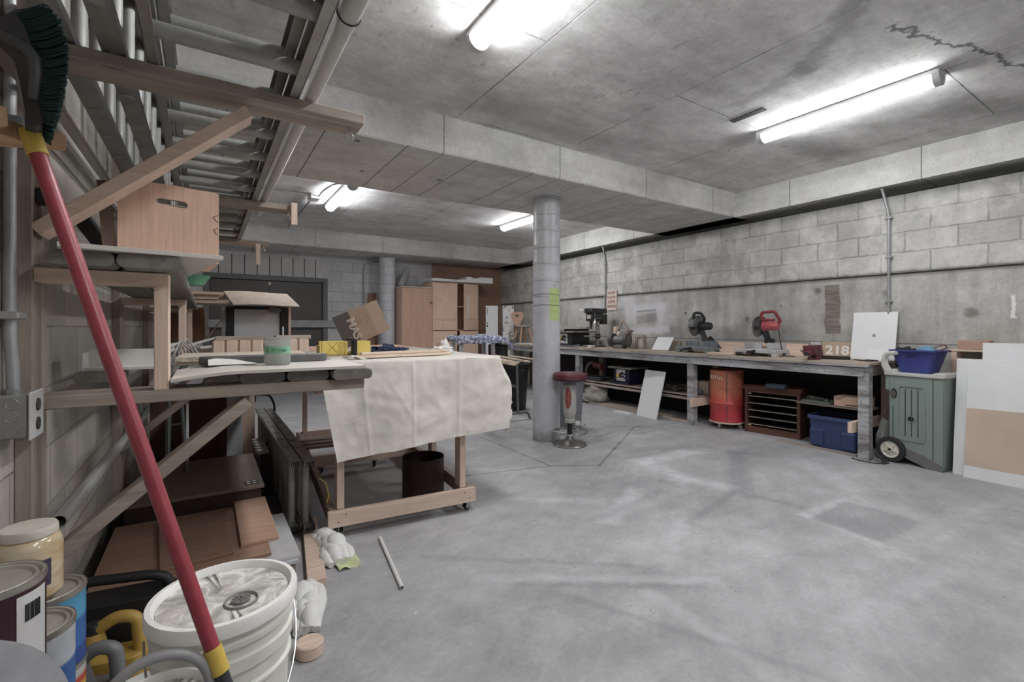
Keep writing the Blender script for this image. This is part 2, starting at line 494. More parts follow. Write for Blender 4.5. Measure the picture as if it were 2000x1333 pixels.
struct('trim_3', M().box(-.6, 6.2, 8.95, 10.1, 2.68, H + .02, .012), BX)

# walls
def block_nodes(n, u, vz, base, mort, rough_amp, strength):
    vec = n.comb(u, vz, 0.0)
    wob = n.math('MULTIPLY', n.math('SUBTRACT', n.noise(n.pos, 9, 4), .5), .018 * rough_amp)
    vec = n.vadd(vec, n.comb(wob, wob, 0.0))
    br = n.t.nodes.new('ShaderNodeTexBrick'); n.l(vec, br.inputs['Vector'])
    br.inputs['Scale'].default_value = 1; br.inputs['Brick Width'].default_value = .4; br.inputs['Row Height'].default_value = .2
    br.inputs['Mortar Size'].default_value = .006 * rough_amp; br.inputs['Mortar Smooth'].default_value = .6
    br.inputs['Color1'].default_value = (.88, .88, .88, 1); br.inputs['Color2'].default_value = (1.1, 1.1, 1.1, 1); br.inputs['Mortar'].default_value = (1, 1, 1, 1)
    col, med, fine, big = concrete_nodes(n, rgb(*base), n.pos, None, .75 * strength)
    col = n.mix(1.0, col, br.outputs['Color'], 'MULTIPLY')
    col = n.mix(n.math('MULTIPLY', br.outputs['Fac'], n.rng(n.noise(n.pos, 3), .3, .6, .3, .85)), col, rgb(*mort))
    return col, br.outputs['Fac'], med, fine

n = NT('left_wall_block')
x, y, z = n.sep(n.pos)
col, fac, med, fine = block_nodes(n, y, n.math('ADD', z, .148), (168, 163, 156), (112, 108, 102), .7, .7)
n.bump(n.math('ADD', n.math('MULTIPLY', fac, -1), n.math('MULTIPLY', med, .4)), .4, .006)
WL = n.fin(col, .88, 0, .25)
struct('wall_left', M().box(-.7, -.44, BK, FAR, 0, H), WL)
struct('wall_back', M().box(-.7, 6.6, BK - .25, BK, 0, H), WL)

n = NT('far_wall_block')
x, y, z = n.sep(n.pos)
uu = n.math('ADD', x, .1)
col, fac, med, fine = block_nodes(n, uu, n.math('ADD', z, .05), (192, 192, 193), (128, 128, 128), .9, .5)
# a course of blocks on end over the doorway
br2 = n.t.nodes.new('ShaderNodeTexBrick'); n.l(n.comb(x, z, 0.0), br2.inputs['Vector'])
br2.offset = 0; br2.inputs['Scale'].default_value = 1; br2.inputs['Brick Width'].default_value = .2; br2.inputs['Row Height'].default_value = 3
br2.inputs['Mortar Size'].default_value = .008
br2.inputs['Color1'].default_value = rgb(186, 186, 185); br2.inputs['Color2'].default_value = rgb(198, 198, 196); br2.inputs['Mortar'].default_value = rgb(78, 78, 78)
sel = n.rect((x, z), -.2, 1.99, 2.19, 2.55, .004)
col = n.mix(sel, col, n.gain(br2.outputs['Color'], n.rng(med, .3, .7, .85, 1.12)))
n.bump(n.math('ADD', n.math('MULTIPLY', fac, -1), n.math('MULTIPLY', med, .4)), .35, .006)
WF = n.fin(col, .88, 0, .25)
m = M()
m.box(-.7, -.0, FAR, FAR + .25, 0, H); m.box(2.0, 6.6, FAR, FAR + .25, 0, H); m.box(0, 2.0, FAR, FAR + .25, 2.19, H)
m.box(-.05, 2.05, FAR + .2, FAR + .25, 0, 2.2)
struct('wall_far', m, WF)

# right wall: poured concrete below, block above a rough joint
def rightmat(name, blocks):
    n = NT(name)
    x, y, z = n.sep(n.pos)
    if blocks:
        col, fac, med, fine = block_nodes(n, y, n.math('ADD', z, .0), (176, 175, 172), (136, 135, 130), 1.5, 1.0)
        pale = n.noise(n.vmul(n.pos, (1, 1.4, 1.2)), 2.6, 5, .62)
        col = n.mix(n.rng(pale, .48, .66, 0, .6), col, rgb(216, 215, 212))
        # edge blotches in each block
        drk = n.noise(n.pos, 3.6, 7, .72)
        col = n.mix(n.rng(drk, .53, .68, 0, .45), col, rgb(118, 118, 116))
        h = n.math('ADD', n.math('MULTIPLY', fac, -.8), n.math('MULTIPLY', med, .8))
    else:
        col, med, fine, big = concrete_nodes(n, rgb(168, 167, 163), n.pos, (6, 6, .7), 1.1)
        fac = None
        q = (n.math('ADD', y, n.math('MULTIPLY', n.math('SUBTRACT', n.noise(n.pos, 16, 4), .5), .05)), z)
        grooved = n.noise(n.vmul(n.pos, (1, 1, 10)), 4, 4, .6)
        col = n.mix(n.math('MULTIPLY', n.rect(q, 2.37, 2.51, 1.18, 1.71, .012), n.rng(grooved, .35, .6, .6, .95)), col, rgb(104, 97, 86))
        for (yy0, zz0, r, k) in [(2.59, 1.66, .035, .7), (1.31, 1.38, .05, .6), (4.35, 1.45, .02, .8), (4.28, 1.34, .03, .75), (3.42, 1.35, .03, .7), (1.95, 1.6, .03, .4), (3.0, 1.5, .02, .5), (5.1, 1.35, .02, .4)]:
            d = n.math('SQRT', n.math('ADD', n.math('POWER', n.math('SUBTRACT', q[0], yy0), 2), n.math('POWER', n.math('SUBTRACT', z, zz0), 2)))
            col = n.mix(n.rng(d, r * .6, r * 1.3, k, 0), col, rgb(86, 82, 74))
        # white overspray round a frame shape
        for (a, b, w, s, k) in [((5.3, 1.55), (4.78, 1.55), .02, .09, .75), ((4.8, 1.55), (4.84, 1.2), .02, .09, .7), ((5.36, 1.18), (4.7, 1.22), .02, .06, .75), ((5.45, 1.5), (5.5, 1.7), .04, .25, .6), ((5.0, 1.7), (4.7, 1.4), .03, .2, .4), ((6.2, 1.55), (6.9, 1.6), .04, .2, .3), ((4.05, 1.45), (3.9, 1.1), .03, .2, .25)]:
            col = n.mix(n.math('MULTIPLY', n.seg(q, a, b, w, s), k), col, rgb(206, 206, 212))
        for (a, b, w, s, k) in [((5.28, 1.50), (4.92, 1.51), .008, .015, .6), ((5.24, 1.36), (4.95, 1.40), .05, .04, .45), ((5.65, 1.5), (5.55, 1.2), .03, .1, .4), ((3.4, 1.25), (2.9, 1.2), .05, .2, .35), ((4.5, 1.1), (3.6, 1.08), .08, .15, .25)]:
            col = n.mix(n.math('MULTIPLY', n.seg(q, a, b, w, s), k), col, rgb(112, 111, 116))
        for (a, b, w, s, k) in [((1.04, 1.51), (1.04, 1.34), .008, .01, .9), ((.9, 1.53), (.9, 1.36), .006, .01, .9)]:
            col = n.mix(n.math('MULTIPLY', n.seg(q, a, b, w, s), k), col, rgb(228, 228, 228))
        ln = n.math('ABSOLUTE', n.math('SUBTRACT', z, 1.08))
        col = n.mix(n.rng(ln, .003, .009, .6, 0), col, rgb(84, 83, 80))
        h = n.math('ADD', med, n.math('MULTIPLY', n.rng(ln, .003, .012, -1, 0), .5))
    # dirt gathered on the joint
    dj = n.math('ABSOLUTE', n.math('SUBTRACT', n.math('ADD', z, n.math('MULTIPLY', n.math('SUBTRACT', n.noise(n.pos, 9, 5, .7), .5), .05)), 1.785))
    col = n.mix(n.rng(dj, .012, .045, .6, 0), col, rgb(74, 72, 66))
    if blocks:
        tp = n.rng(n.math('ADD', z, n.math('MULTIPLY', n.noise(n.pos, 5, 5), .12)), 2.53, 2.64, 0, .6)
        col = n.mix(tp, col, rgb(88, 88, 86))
    n.bump(h, .5, .012)
    return n.fin(col, .88, 0, .25)
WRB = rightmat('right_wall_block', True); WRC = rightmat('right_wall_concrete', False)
def wallslab(m, x0, z0, z1):
    ys = [BK, 4.2, FAR + .1]
    m.prism([(xr(v, x0, .029), v) for v in ys] + [(6.6, v) for v in ys[::-1]], z0, z1)
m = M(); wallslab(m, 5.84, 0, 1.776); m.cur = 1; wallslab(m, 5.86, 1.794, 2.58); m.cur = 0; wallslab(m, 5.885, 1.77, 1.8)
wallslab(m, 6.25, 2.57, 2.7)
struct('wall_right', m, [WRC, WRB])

# round columns
n = NT('column_concrete')
x, y, z = n.sep(n.pos)
col, med, fine, big = concrete_nodes(n, rgb(190, 191, 196), n.pos, None, .6)
sp = n.math('FRACT', n.math('ADD', n.math('MULTIPLY', z, 5.6), n.math('MULTIPLY', n.noise(n.pos, 3), .35)))
col = n.mix(n.math('MULTIPLY', n.rng(sp, .02, .06, .5, 0), n.rng(z, 1.35, 1.6, .08, 1)), col, rgb(92, 92, 94))
col = n.mix(n.rng(n.noise(n.vmul(n.pos, (2, 2, .8)), 2.2, 5, .6), .5, .7, 0, .45), col, rgb(206, 209, 218))
col = n.mix(n.rng(n.noise(n.vmul(n.pos, (4, 4, 1.5)), 3.0, 6, .75), .6, .7, 0, .6), col, rgb(96, 96, 98))
lowd = n.rng(n.math('ADD', z, n.math('MULTIPLY', n.noise(n.pos, 9, 5), .2)), .1, .25, .6, 0)
col = n.mix(lowd, col, rgb(92, 90, 86))
n.bump(n.math('ADD', med, n.math('MULTIPLY', n.math('MULTIPLY', n.rng(sp, .02, .06, 1, 0), n.rng(z, 1.35, 1.6, 0, 1)), -.8)), .25, .008)
COLM = n.fin(col, n.rng(z, .8, 2.2, .6, .34), 0, .45)
def column(cx, cy, r, label):
    m = M(); prof = [(r, 0)]
    k = 0.0
    while k < 2.62:
        k += .18; prof += [(r, k - .012), (r + (.0012 if k > 1.5 else 0), k - .006), (r, k)]
    prof = [p for p in prof if p[1] < 2.6] + [(r, 2.645), (r + .006, 2.655), (r + .008, 2.68)]
    m.lathe(prof, 48, cx, cy)
    o = struct('concrete_column', m, COLM); o['label'] = label; o['category'] = 'column'
    return o
column(3.19, 4.19, .152, 'round concrete column in the open floor with a green note taped to it')
column(3.12, 9.45, .16, 'round concrete column by the far wall, left of the wooden cabinets')

# the far double door with its crossbar
DK = plain('door_paint', (76, 70, 69), .42, 0, .08, 3, 0, .2, (84, 80, 80))
FRM = plain('door_frame_paint', (98, 98, 100), .5, 0, .08, 4)
d = bpy.data.objects.new('door_1', None); COL.objects.link(d); d['kind'] = 'structure'; WM[d] = Matrix.Identity(4)
m = M(); m.box(-.02, .07, FAR - .03, FAR + .12, 0, 2.2, .006); m.box(1.93, 2.02, FAR - .03, FAR + .12, 0, 2.2, .006); m.box(.07, 1.93, FAR - .03, FAR + .12, 2.11, 2.2, .006)
part('door_frame', m, FRM, d)
for x0, x1 in ((.075, .998), (1.002, 1.925)):
    lf = part('door_leaf', M().box(x0, x1, FAR + .02, FAR + .065, .01, 2.105, .003), DK, d)
m = M()
m.box(-.35, 2.4, FAR - .075, FAR - .035, 1.24, 1.38, .004)
part('crossbar', m, metal('bar_steel', (150, 150, 152), .5, None, .1, .4), d)
m = M(); m.lathe([(0, 0), (.03, 0), (.03, .02), (0, .02)], 12); m2 = M()
m2.box(.985, 1.02, FAR - .0, FAR + .02, 2.02, 2.08, .004)
part('door_latch', m2, metal('latch_steel', (180, 178, 172), .4), d)

# pale paint left beside the far doorway
# fluorescent lights: a white body and a long lens
TUBE = emis('light_lens_glow', (255, 255, 255), 28.0)
BODY = plain('light_body_white', (212, 212, 212), .5, 0, .04)
GREYEND = plain('light_end_grey', (190, 190, 192), .5, 0, .04)
def tubelight(x0, y0, y1, label, bl=.0):
    t = thing('ceiling_light', label, 'ceiling light', (x0, (y0 + y1) / 2, H), 0, 'fluorescent ceiling lights')
    L = (y1 - y0) / 2
    m = M().box(-.07, .07, -L, L, -.035, 0, .006)
    part('light_body', m, BODY, t)
    pr = [(-.062, -.03)] + [(.062 * math.cos(a), -.035 - .06 * math.sin(a)) for a in [PI * (1 - k / 12) for k in range(13)]] + [(.062, -.03)]
    part('light_lens', M().prism(pr, -L + .035, L - .035, 'y'), TUBE, t)
    pe = [(-.066, -.028)] + [(.066 * math.cos(a), -.035 - .064 * math.sin(a)) for a in [PI * (1 - k / 12) for k in range(13)]] + [(.066, -.028)]
    for s in (-1, 1):
        a, b = sorted((s * L, s * (L - .04)))
        part('end_cap', M().prism(pe, a, b, 'y'), GREYEND, t)
    return t
tubelight(1.36, 1.22, 2.48, 'fluorescent ceiling light nearest the camera, cut off by the top edge')
tubelight(4.18, 1.08, 2.33, 'long fluorescent ceiling light over the workbench side, front right')
tubelight(1.49, 5.78, 7.05, 'fluorescent ceiling light behind the middle beam, over the shelves, with a junction box')
tubelight(4.29, 5.60, 6.88, 'fluorescent ceiling light partly hidden behind the round column')
tubelight(1.36, -1.0, .25, 'added fluorescent ceiling light, unseen behind the camera, in line with the nearest one')  # added out of view to brighten timber and cloth facing the camera
tubelight(4.18, -3.2, -1.95, 'added fluorescent ceiling light, unseen behind the camera, on the workbench side')  # unseen lamp, added for more light from the front
t = thing('conduit_run', 'thin metal conduit with junction box beside the light behind the middle beam', 'conduit', (1.2, 6.6, H))
GAL = metal('galvanised', (168, 170, 172), .45, None, .12, .6)
m = M(); m.tube(bend([(1.2, 8.9, 2.965), (1.2, 6.75, 2.965)], .05), .013, 8); m.tube(bend([(.2, 6.55, 2.965), (1.16, 6.55, 2.965)], .05), .012, 8)
m.tube(bend([(1.24, 6.6, 2.95), (1.24, 6.2, 2.955), (1.3, 5.86, 2.965), (1.46, 5.82, 2.965)], .1), .011, 8)
part('conduit_pipe', m, GAL, t, True)
part('junction_box', M().box(1.14, 1.27, 6.5, 6.72, 2.92, 2.985, .01), plain('box_white', (220, 220, 220), .5), t, True)
solo('ceiling_slot', M().box(3.70, 3.76, 2.04, 2.32, 2.982, 2.992), plain('slot_dark', (60, 60, 60), .8), 'short dark slot cast in the ceiling left of the front right light', 'slot')

# conduits and the sign on the right wall
def wallpipe(y, ztop, zbot, label):
    xw = 5.84 + max(0, y - 4.2) * .029
    m = M(); m.tube(bend([(xw - .01, y + .06, ztop), (xw - .005, y + .05, 2.62), (xw - .012, y + .0, 2.40), (xw - .016, y, 2.25), (xw - .016, y, zbot)], .08), .014, 10)
    t = thing('wall_conduit', label, 'conduit', (xw, y, zbot), 0, 'conduits down the right wall')
    part('conduit_pipe', m, GAL, t, True)
    m = M()
    for zz in (2.35, 1.95, 1.5):
        if zz > zbot + .05: m.box(xw - .034, xw + .004, y - .03, y + .03, zz, zz + .018, .003)
    part('clip', m, GAL, t, True)
wallpipe(6.03, 2.67, 1.56, 'metal conduit down the block wall beside the paper floor sign')
wallpipe(1.92, 2.67, 1.0, 'metal conduit down the block wall above the white leaning panel')
t = thing('far_conduit', 'thin conduit down the far block wall left of the far column', 'conduit', (2.72, FAR, 1.2))
m = M(); m.tube(bend([(3.05, 9.3, 2.66), (2.85, FAR - .03, 2.60), (2.72, FAR - .02, 2.5), (2.72, FAR - .02, 1.2)], .08), .016, 8)
part('conduit_pipe', m, GAL, t, True)
part('mount', M().lathe([(0, -.02), (.03, -.02), (.03, 0), (0, 0)], 12, 3.05, 9.3, 2.68), GAL, t, True)
RED = plain('letter_red', (128, 52, 46), .7)
t = thing('wall_sign', 'pale board sign with red lettering on the right wall', 'sign', (5.885, 5.86, 1.535))
part('board', M().box(5.868, 5.888, 5.745, 5.975, 1.535, 1.885, .002), plain('sign_board', (206, 190, 178), .7, 0, .08, 12, 0, .3, (170, 130, 115)), t, True)
for k, w in enumerate(('SWEEP', 'FLOOR', 'AFTER', 'SANDING')):
    text('lettering', w, .066, RED, t, mtx((5.8665, 5.86, 1.835 - k * .077), (0, -1, 0), (0, 0, 1)), .0006, .92 if k < 3 else .72, True, .0008)
# ------------------------------------------------------------------ the timber rack on the left wall
FIRc = (228, 204, 186); FIRd = (206, 178, 158)
def fir(ax): return wood('fir_lumber', FIRc, ax, FIRd, .62, .75, .12)
def oldfir(ax): return wood('aged_lumber', (176, 162, 150), ax, (140, 127, 116), .68, .9, .3)
def greyw(ax): return wood('grey_plank', (134, 130, 124), ax, (104, 100, 95), .7, .8, .3)
PALE = plain('pale_board', (206, 200, 192), .6, 0, .05, 6, 0, .12, (150, 140, 130))
STEEL = metal('zinc_steel', (190, 190, 188), .35)
ALU = metal('ladder_aluminium', (172, 172, 170), .42, 'y', .12, .75)
ALUZ = metal('ladder_aluminium_rung', (168, 168, 165), .6, None, .2, .4)
BLKP = plain('black_plastic', (28, 28, 29), .5, 0, .15)
DGREY = plain('dark_grey_plastic', (66, 67, 70), .5, 0, .1)

def rack_frame(Y0, label, lower=True, hang=None, brace=True):
    t = thing('rack_frame', label, 'rack', (-.42, Y0 + .07, 0), 0, 'timber rack frames along the left wall')
    part('post', M().box(-.44, -.402, Y0, Y0 + .14, 0, 2.42, .003), oldfir('z'), t, True)
    part('upper_arm', M().box(-.401, .515, Y0, Y0 + .14, 2.03, 2.068, .003), oldfir('x'), t, True)
    if brace: part('upper_brace', M().bar((-.40, Y0 + .045, 1.52), (.125, Y0 + .045, 1.987), .089, .038, (0, 0, 1), .002), fir('x'), t, True)
    part('shelf_arm', M().box(-.401, .515, Y0, Y0 + .14, 1.015, 1.053, .003), oldfir('x'), t, True)
    part('shelf_brace', M().bar((-.405, Y0 + .045, .55), (.125, Y0 + .045, .996), .089, .038, (0, 0, 1), .002), oldfir('x'), t, True)
    part('riser', M().box(-.133, -.095, Y0, Y0 + .089, 1.053, 1.378, .002), fir('z'), t, True)
    part('riser_arm', M().box(-.401, -.095, Y0, Y0 + .089, 1.378, 1.418, .002), fir('x'), t, True)
    m = M(); m.tube([(.47, Y0 + .05, 2.032), (.47, Y0 + .05, 2.005)], .004, 8)
    m.tube([(.47 + .014 * math.cos(a), Y0 + .05, 1.99 + .016 * math.sin(a)) for a in [2 * PI * k / 16 for k in range(16)]], .0035, 8, False, True)
    part('eye_bolt', m, STEEL, t, True)
    if hang:
        x, z0, z1 = hang
        part('end_stop', M().box(x, x + .038, Y0 - .04, Y0 - .002, z0, z1, .002), fir('z'), t, True)
    return t
rack_frame(1.83, 'nearest timber rack frame on the left wall, with long arms and diagonal braces')
rack_frame(3.45, 'middle timber rack frame on the left wall, with a short board at its arm end', hang=(.478, 1.93, 2.075), brace=False)
rack_frame(5.05, 'farthest timber rack frame on the left wall, below the far beam', hang=(.40, 1.84, 2.03), brace=False)

def plank(name, x0, x1, y0, y1, z0, z1, mat, label, group=None, r=.017):
    pr = rrect(x1 - x0, z1 - z0, min(r, (z1 - z0) * .45), 4, (x0 + x1) / 2, (z0 + z1) / 2)
    return solo(name, M().prism(pr, y0, y1, 'y'), mat, label, 'plank', group)
GP = 'grey round-edged planks of the rack shelves'
plank('shelf_plank', -.362, -.213, 1.72, 6.3, 1.42, 1.459, greyw('y'), 'round-edged shelf plank under the cardboard box, the one against the wall', GP)
plank('shelf_plank', -.209, -.06, 1.72, 6.3, 1.42, 1.459, greyw('y'), 'round-edged shelf plank under the cardboard box, the outer one', GP)
for i, (x0, y0, lb) in enumerate([(.10, 1.86, 'shelf plank of the lower rack shelf, innermost of the three under the thin sheet'), (.247, 1.85, 'shelf plank of the lower rack shelf, middle of the three under the thin sheet'),
                                  (.394, 1.80, 'shelf plank forming the outer edge of the lower rack shelf')]):
    plank('shelf_plank', x0, x0 + .142, y0, 6.25, 1.054, 1.092, greyw('y'), lb, GP)
plank('shelf_plank', -.385, -.243, 2.2, 6.25, 1.054, 1.092, greyw('y'), 'shelf plank of the lower rack shelf, tight against the block wall', GP)
plank('shelf_plank', -.238, -.140, 2.9, 6.25, 1.054, 1.092, greyw('y'), 'narrow shelf plank behind the first riser on the lower rack shelf', GP)

# white board and cardboard box on the upper shelf
t = thing('white_board', 'thin white board lying askew on the upper rack planks under the cardboard box', 'board', (-.14, 1.70, 1.460), math.radians(9))
part('sheet', M().box(-.185, .19, 0, .68, 0, .013, .001), PALE, t)
CARD = wood('cardboard', (234, 196, 172), 'z', (222, 186, 162), .8, .3, .06)
CARDD = plain('cardboard_dark', (120, 98, 84), .85, 0, .08, 10)
t = thing('cardboard_box', 'brown cardboard box with a torn hand hole on the upper rack shelf', 'box', (-.096, 1.955, 1.4735), math.radians(5))
W2, HB = .138, .252
hole = [(.045 * sx + dx, .135 + .012 * sz) for sx, sz, dx in ((1, .6, .012), (.7, 1.3, .012), (0, 1.5, .01), (-.7, 1.1, .008), (-1, .4, .008), (-.9, -.6, .008), (-.6, -1, .01), (0, -1.1, .01), (.6, -1, .012), (.95, -.7, .012))]
outer = [(W2, HB * .55), (W2, HB - .012), (W2 - .03, HB - .002), (0, HB + .004), (-W2 + .02, HB), (-W2, HB), (-W2, 0), (0, 0), (W2, 0), (W2, HB * .4)]
hole = [(.048, .192), (.042, .203), (.02, .205), (.0, .205), (-.03, .206), (-.042, .200), (-.036, .189), (.0, .184), (.03, .181), (.045, .183)]
outer = [(W2, HB - .006), (W2 - .012, HB - .002), (.05, HB), (.01, HB + .003), (-.03, HB + .002), (-W2, HB), (-W2, 0), (0, 0), (W2, 0), (W2, HB * .5)]
part('front_panel', M().shape(outer, hole, 0, .006, 'y'), CARD, t)
m = M(); m.box(-W2, -W2 + .006, .006, .30, 0, HB - .004); m.box(W2 - .006, W2, .006, .30, 0, HB - .006)
part('side_panel', m, CARD, t)
m = M(); m.box(-W2 + .006, W2 - .006, .294, .30, 0, HB - .002); m.box(-W2 + .006, W2 - .006, .006, .294, 0, .006)
part('back_panel', m, CARD, t)
part('side_flap', M().at((-W2 - .002, .0, .02), 0, math.radians(-4)).box(-.034, -.001, .01, .018, 0, HB - .03), CARDD, t)
part('paper_stack', M().box(-.08, .08, .03, .26, .006, .195, .004), plain('paper_bundle', (196, 192, 186), .8), t)
INK = plain('marker_blue', (52, 72, 92), .7)
m = M()
for z0 in (.10, .145):
    m.tube([(W2 - .002, -.001, z0 + .026), (W2 - .017, -.001, z0 + .020), (W2 - .010, -.001, z0 + .008), (W2 - .002, -.001, z0)], .0009, 6)
part('marker_mark', m, INK, t)

# droopy thin sheet on the lower shelf
def fn(u, v):
    xx = -.090 + u * .606; yy = 1.815 + v * .42
    zz = 1.0935 if xx > .09 else 1.0935 - (.09 - xx) ** 1.5 * .24
    return (xx, yy, zz + .0095)
solo('plywood_sheet', M().grid(18, 4, fn, .010), PALE, 'thin pale plywood sheet along the front of the lower rack shelf', 'plywood sheet')
# speckled particle board
n = NT('particle_board')
f = n.voro(n.vmul(n.pos, (60, 200, 130)), 1.0)
col = n.ramp(f, [(.1, rgb(120, 104, 90)), (.35, rgb(196, 182, 166)), (.8, rgb(214, 204, 190))])
PBRD = n.fin(col, .8)
t = thing('particle_board', 'offcut of speckled particle board behind the grey plank on the rack shelf', 'board', (.12, 2.55, 1.0925), math.radians(-3))
part('sheet', M().box(-.215, .30, -.17, .22, .012, .030), PBRD, t)
part('batten', M().box(-.215, .28, -.12, -.09, 0, .012), fir('x'), t)
pr = rrect(.47, .085, .04, 6)
solo('grey_decking_offcut', M().at((.215, 2.19, 1.104)).prism(pr, 0, .030, 'z', .003), plain('decking_grey', (96, 97, 98), .55, 0, .15, 10, 0, .2, (60, 58, 56)), 'dark grey rounded decking offcut lying across the rack shelf behind the jar', 'offcut')
def fn(u, v):
    return (.01 + u * .16, 2.075 + v * .06 + .02 * math.sin(u * 4), 1.106 + .022 * math.sin(u * 2.4 + v) * v + .001)
solo('folded_paper', M().grid(8, 5, fn, .001), plain('paper_white', (226, 224, 220), .8), 'folded white paper scrap lying in front of the dark decking offcut', 'paper')
# glass jar with green tape
t = thing('paint_jar', 'clear jar with a green tape label reading Primer on the rack shelf', 'jar', (.236, 2.03, 1.104))
n = NT('jar_clouded_glass')
f = n.noise(n.vmul(n.pos, (60, 60, 8)), 1, 4)
n.fin(n.gain(rgb(228, 232, 228), n.rng(f, .3, .7, .85, 1.05)), .12); n.b.inputs['Transmission Weight'].default_value = .7; n.b.inputs['IOR'].default_value = 1.2
JG = n.m
part('glass', M().lathe([(0, .0), (.042, 0), (.046, .006), (.046, .098), (.048, .100), (.048, .106), (.044, .106), (.043, .01), (0, .008)], 32), JG, t)
part('tape_label', M().lathe([(.0464, .044), (.0468, .044), (.0468, .072), (.0464, .072)], 24, 0, 0, 0, math.radians(-175), math.radians(-15)), plain('green_tape', (120, 182, 142), .7), t, smooth=60)
def arctext(body, r, size, zc, a_mid, mat, par, name='lettering', cw=.58, dep=.0004):
    # letters set one after the other round a cylinder
    k0 = (len(body) - 1) / 2
    for i, ch in enumerate(body):
        if ch == ' ': continue
        an = a_mid + (i - k0) * size * cw / r
        text(name, ch, size, mat, par, mtx((r * math.cos(an), r * math.sin(an), zc), (-math.sin(an), math.cos(an), 0), (0, 0, 1)), dep)
arctext('c Primer', .0470, .019, .057, math.radians(-98), plain('marker_green', (34, 92, 62), .7), t, cw=.52)
# slotted timber blocks
def slotted(x0, y0, L, rz, lab, hgt, nsl):
    t = thing('slotted_block', lab, 'wood block', (x0, y0, 1.0925), rz, 'slotted timber blocks on the rack shelf')
    m = M(); step = L / nsl
    for k in range(nsl):
        m.box(k * step + .006, (k + 1) * step - .006, 0, .07, .0, hgt, .002)
    m.box(0, L, .012, .062, .004, hgt - .006)
    part('teeth', m, fir('z'), t)
    part('top_rail', M().box(.015, L + .02, .035, .075, hgt, hgt + .022, .002), oldfir('x'), t)
slotted(.03, 2.92, .24, 0, 'left slotted timber block on the rack shelf, left of the Primer jar', .085, 4)
slotted(.345, 3.12, .20, math.radians(6), 'right slotted timber block on the rack shelf, behind the Primer jar', .085, 3)
solo('pencil', M().tube([(.40, 3.18, 1.2), (.405, 3.22, 1.25)], .004, 6), PALE, 'short white stick standing on the right slotted block', 'stick')
# white folded channel on the inner plank
n_ = M(); n_.box(-.36, -.115, 2.22, 2.31, 1.093, 1.103); n_.box(-.36, -.115, 2.31, 2.318, 1.093, 1.165)
n_.at((-.36, 2.21, 1.095)).box(-.004, .0, 0, .11, -.002, .062)
solo('white_channel', n_, plain('trim_white', (208, 206, 202), .5), 'short white angled trim channel against the wall, left of the first riser', 'trim piece')
# wires and sticks behind the riser
def curl(pts, r=.004): return M().tube(bend(pts, .05, 6), r, 6)
WIRE = plain('wire_white', (206, 208, 210), .5)
for i in range(5):
    a = -.20 + i * .02; 
    solo('white_wire', curl([(a, 2.98 + i * .03, 1.095), (a + .03, 3.05, 1.14 + .015 * i), (a + .07, 3.12 + i * .02, 1.17 - .01 * i), (a + .09, 3.22, 1.097)]), WIRE, 'white bent wire in the tangle behind the first riser', 'wire', 'tangle of white wires behind the first riser')
solo('trim_strip', M().bar((-.17, 3.3, 1.115), (.1, 4.6, 1.17), .03, .008), PALE, 'thin pale strip lying on the rack shelf left of the slotted block', 'strip')
solo('trim_strip', M().bar((-.05, 3.9, 1.105), (.22, 4.3, 1.12), .06, .01), PALE, 'wide pale strip lying flat behind the left slotted block', 'strip')
# things farther along the rack
t = thing('leaning_door', 'brown wooden door leaning at the back of the lower rack shelf', 'door', (-.10, 5.75, 1.093))
part('panel', M().at((0, 0, 0), math.radians(-6)).box(-.20, .10, 0, .03, 0, .36, .003), wood('red_brown_board', (150, 108, 84), 'z', (120, 84, 64), .6, .6, .1), t)
part('edge_strip', M().at((.13, 0, 0), math.radians(-6), math.radians(-4)).box(-.012, .012, 0, .02, 0, .30), PALE, t)
t = thing('shim_bundle', 'bundle of thin wooden shims by the leaning door', 'shims', (.06, 5.58, 1.093))
for i in range(3):
    part('shim', M().bar((-.02 + i * .01, 5.55 + i * .02, 1.098), (.17, 5.60 + i * .02, 1.35 + i * .014), .02, .006), fir('x'), t, True)
for i, (x0, x1, y0, y1, z0, z1, lb) in enumerate([(-.24, .14, 4.9, 5.5, 1.532, 1.56, 'top board of the stack laid across the far end of the upper planks'),
                                                   (-.22, .10, 4.95, 5.45, 1.496, 1.531, 'middle board of the stack laid across the far end of the upper planks'),
                                                   (-.20, .19, 4.98, 5.4, 1.461, 1.495, 'lowest board of the stack laid across the far end of the upper planks')]):
    solo('loose_board', M().box(x0, x1, y0, y1, z0, z1, .003), fir('x'), lb, 'board', 'boards laid across the upper planks')
GRN = plain('green_plastic', (92, 164, 128), .4, 0, .08)
t = thing('green_bowl', 'green plastic bowl on the upper planks beyond the cardboard box', 'bowl', (-.05, 2.85, 1.460))
part('bowl', M().lathe([(0, 0), (.045, 0), (.075, .045), (.078, .047), (.07, .045), (.042, .006), (0, .005)], 24), GRN, t)
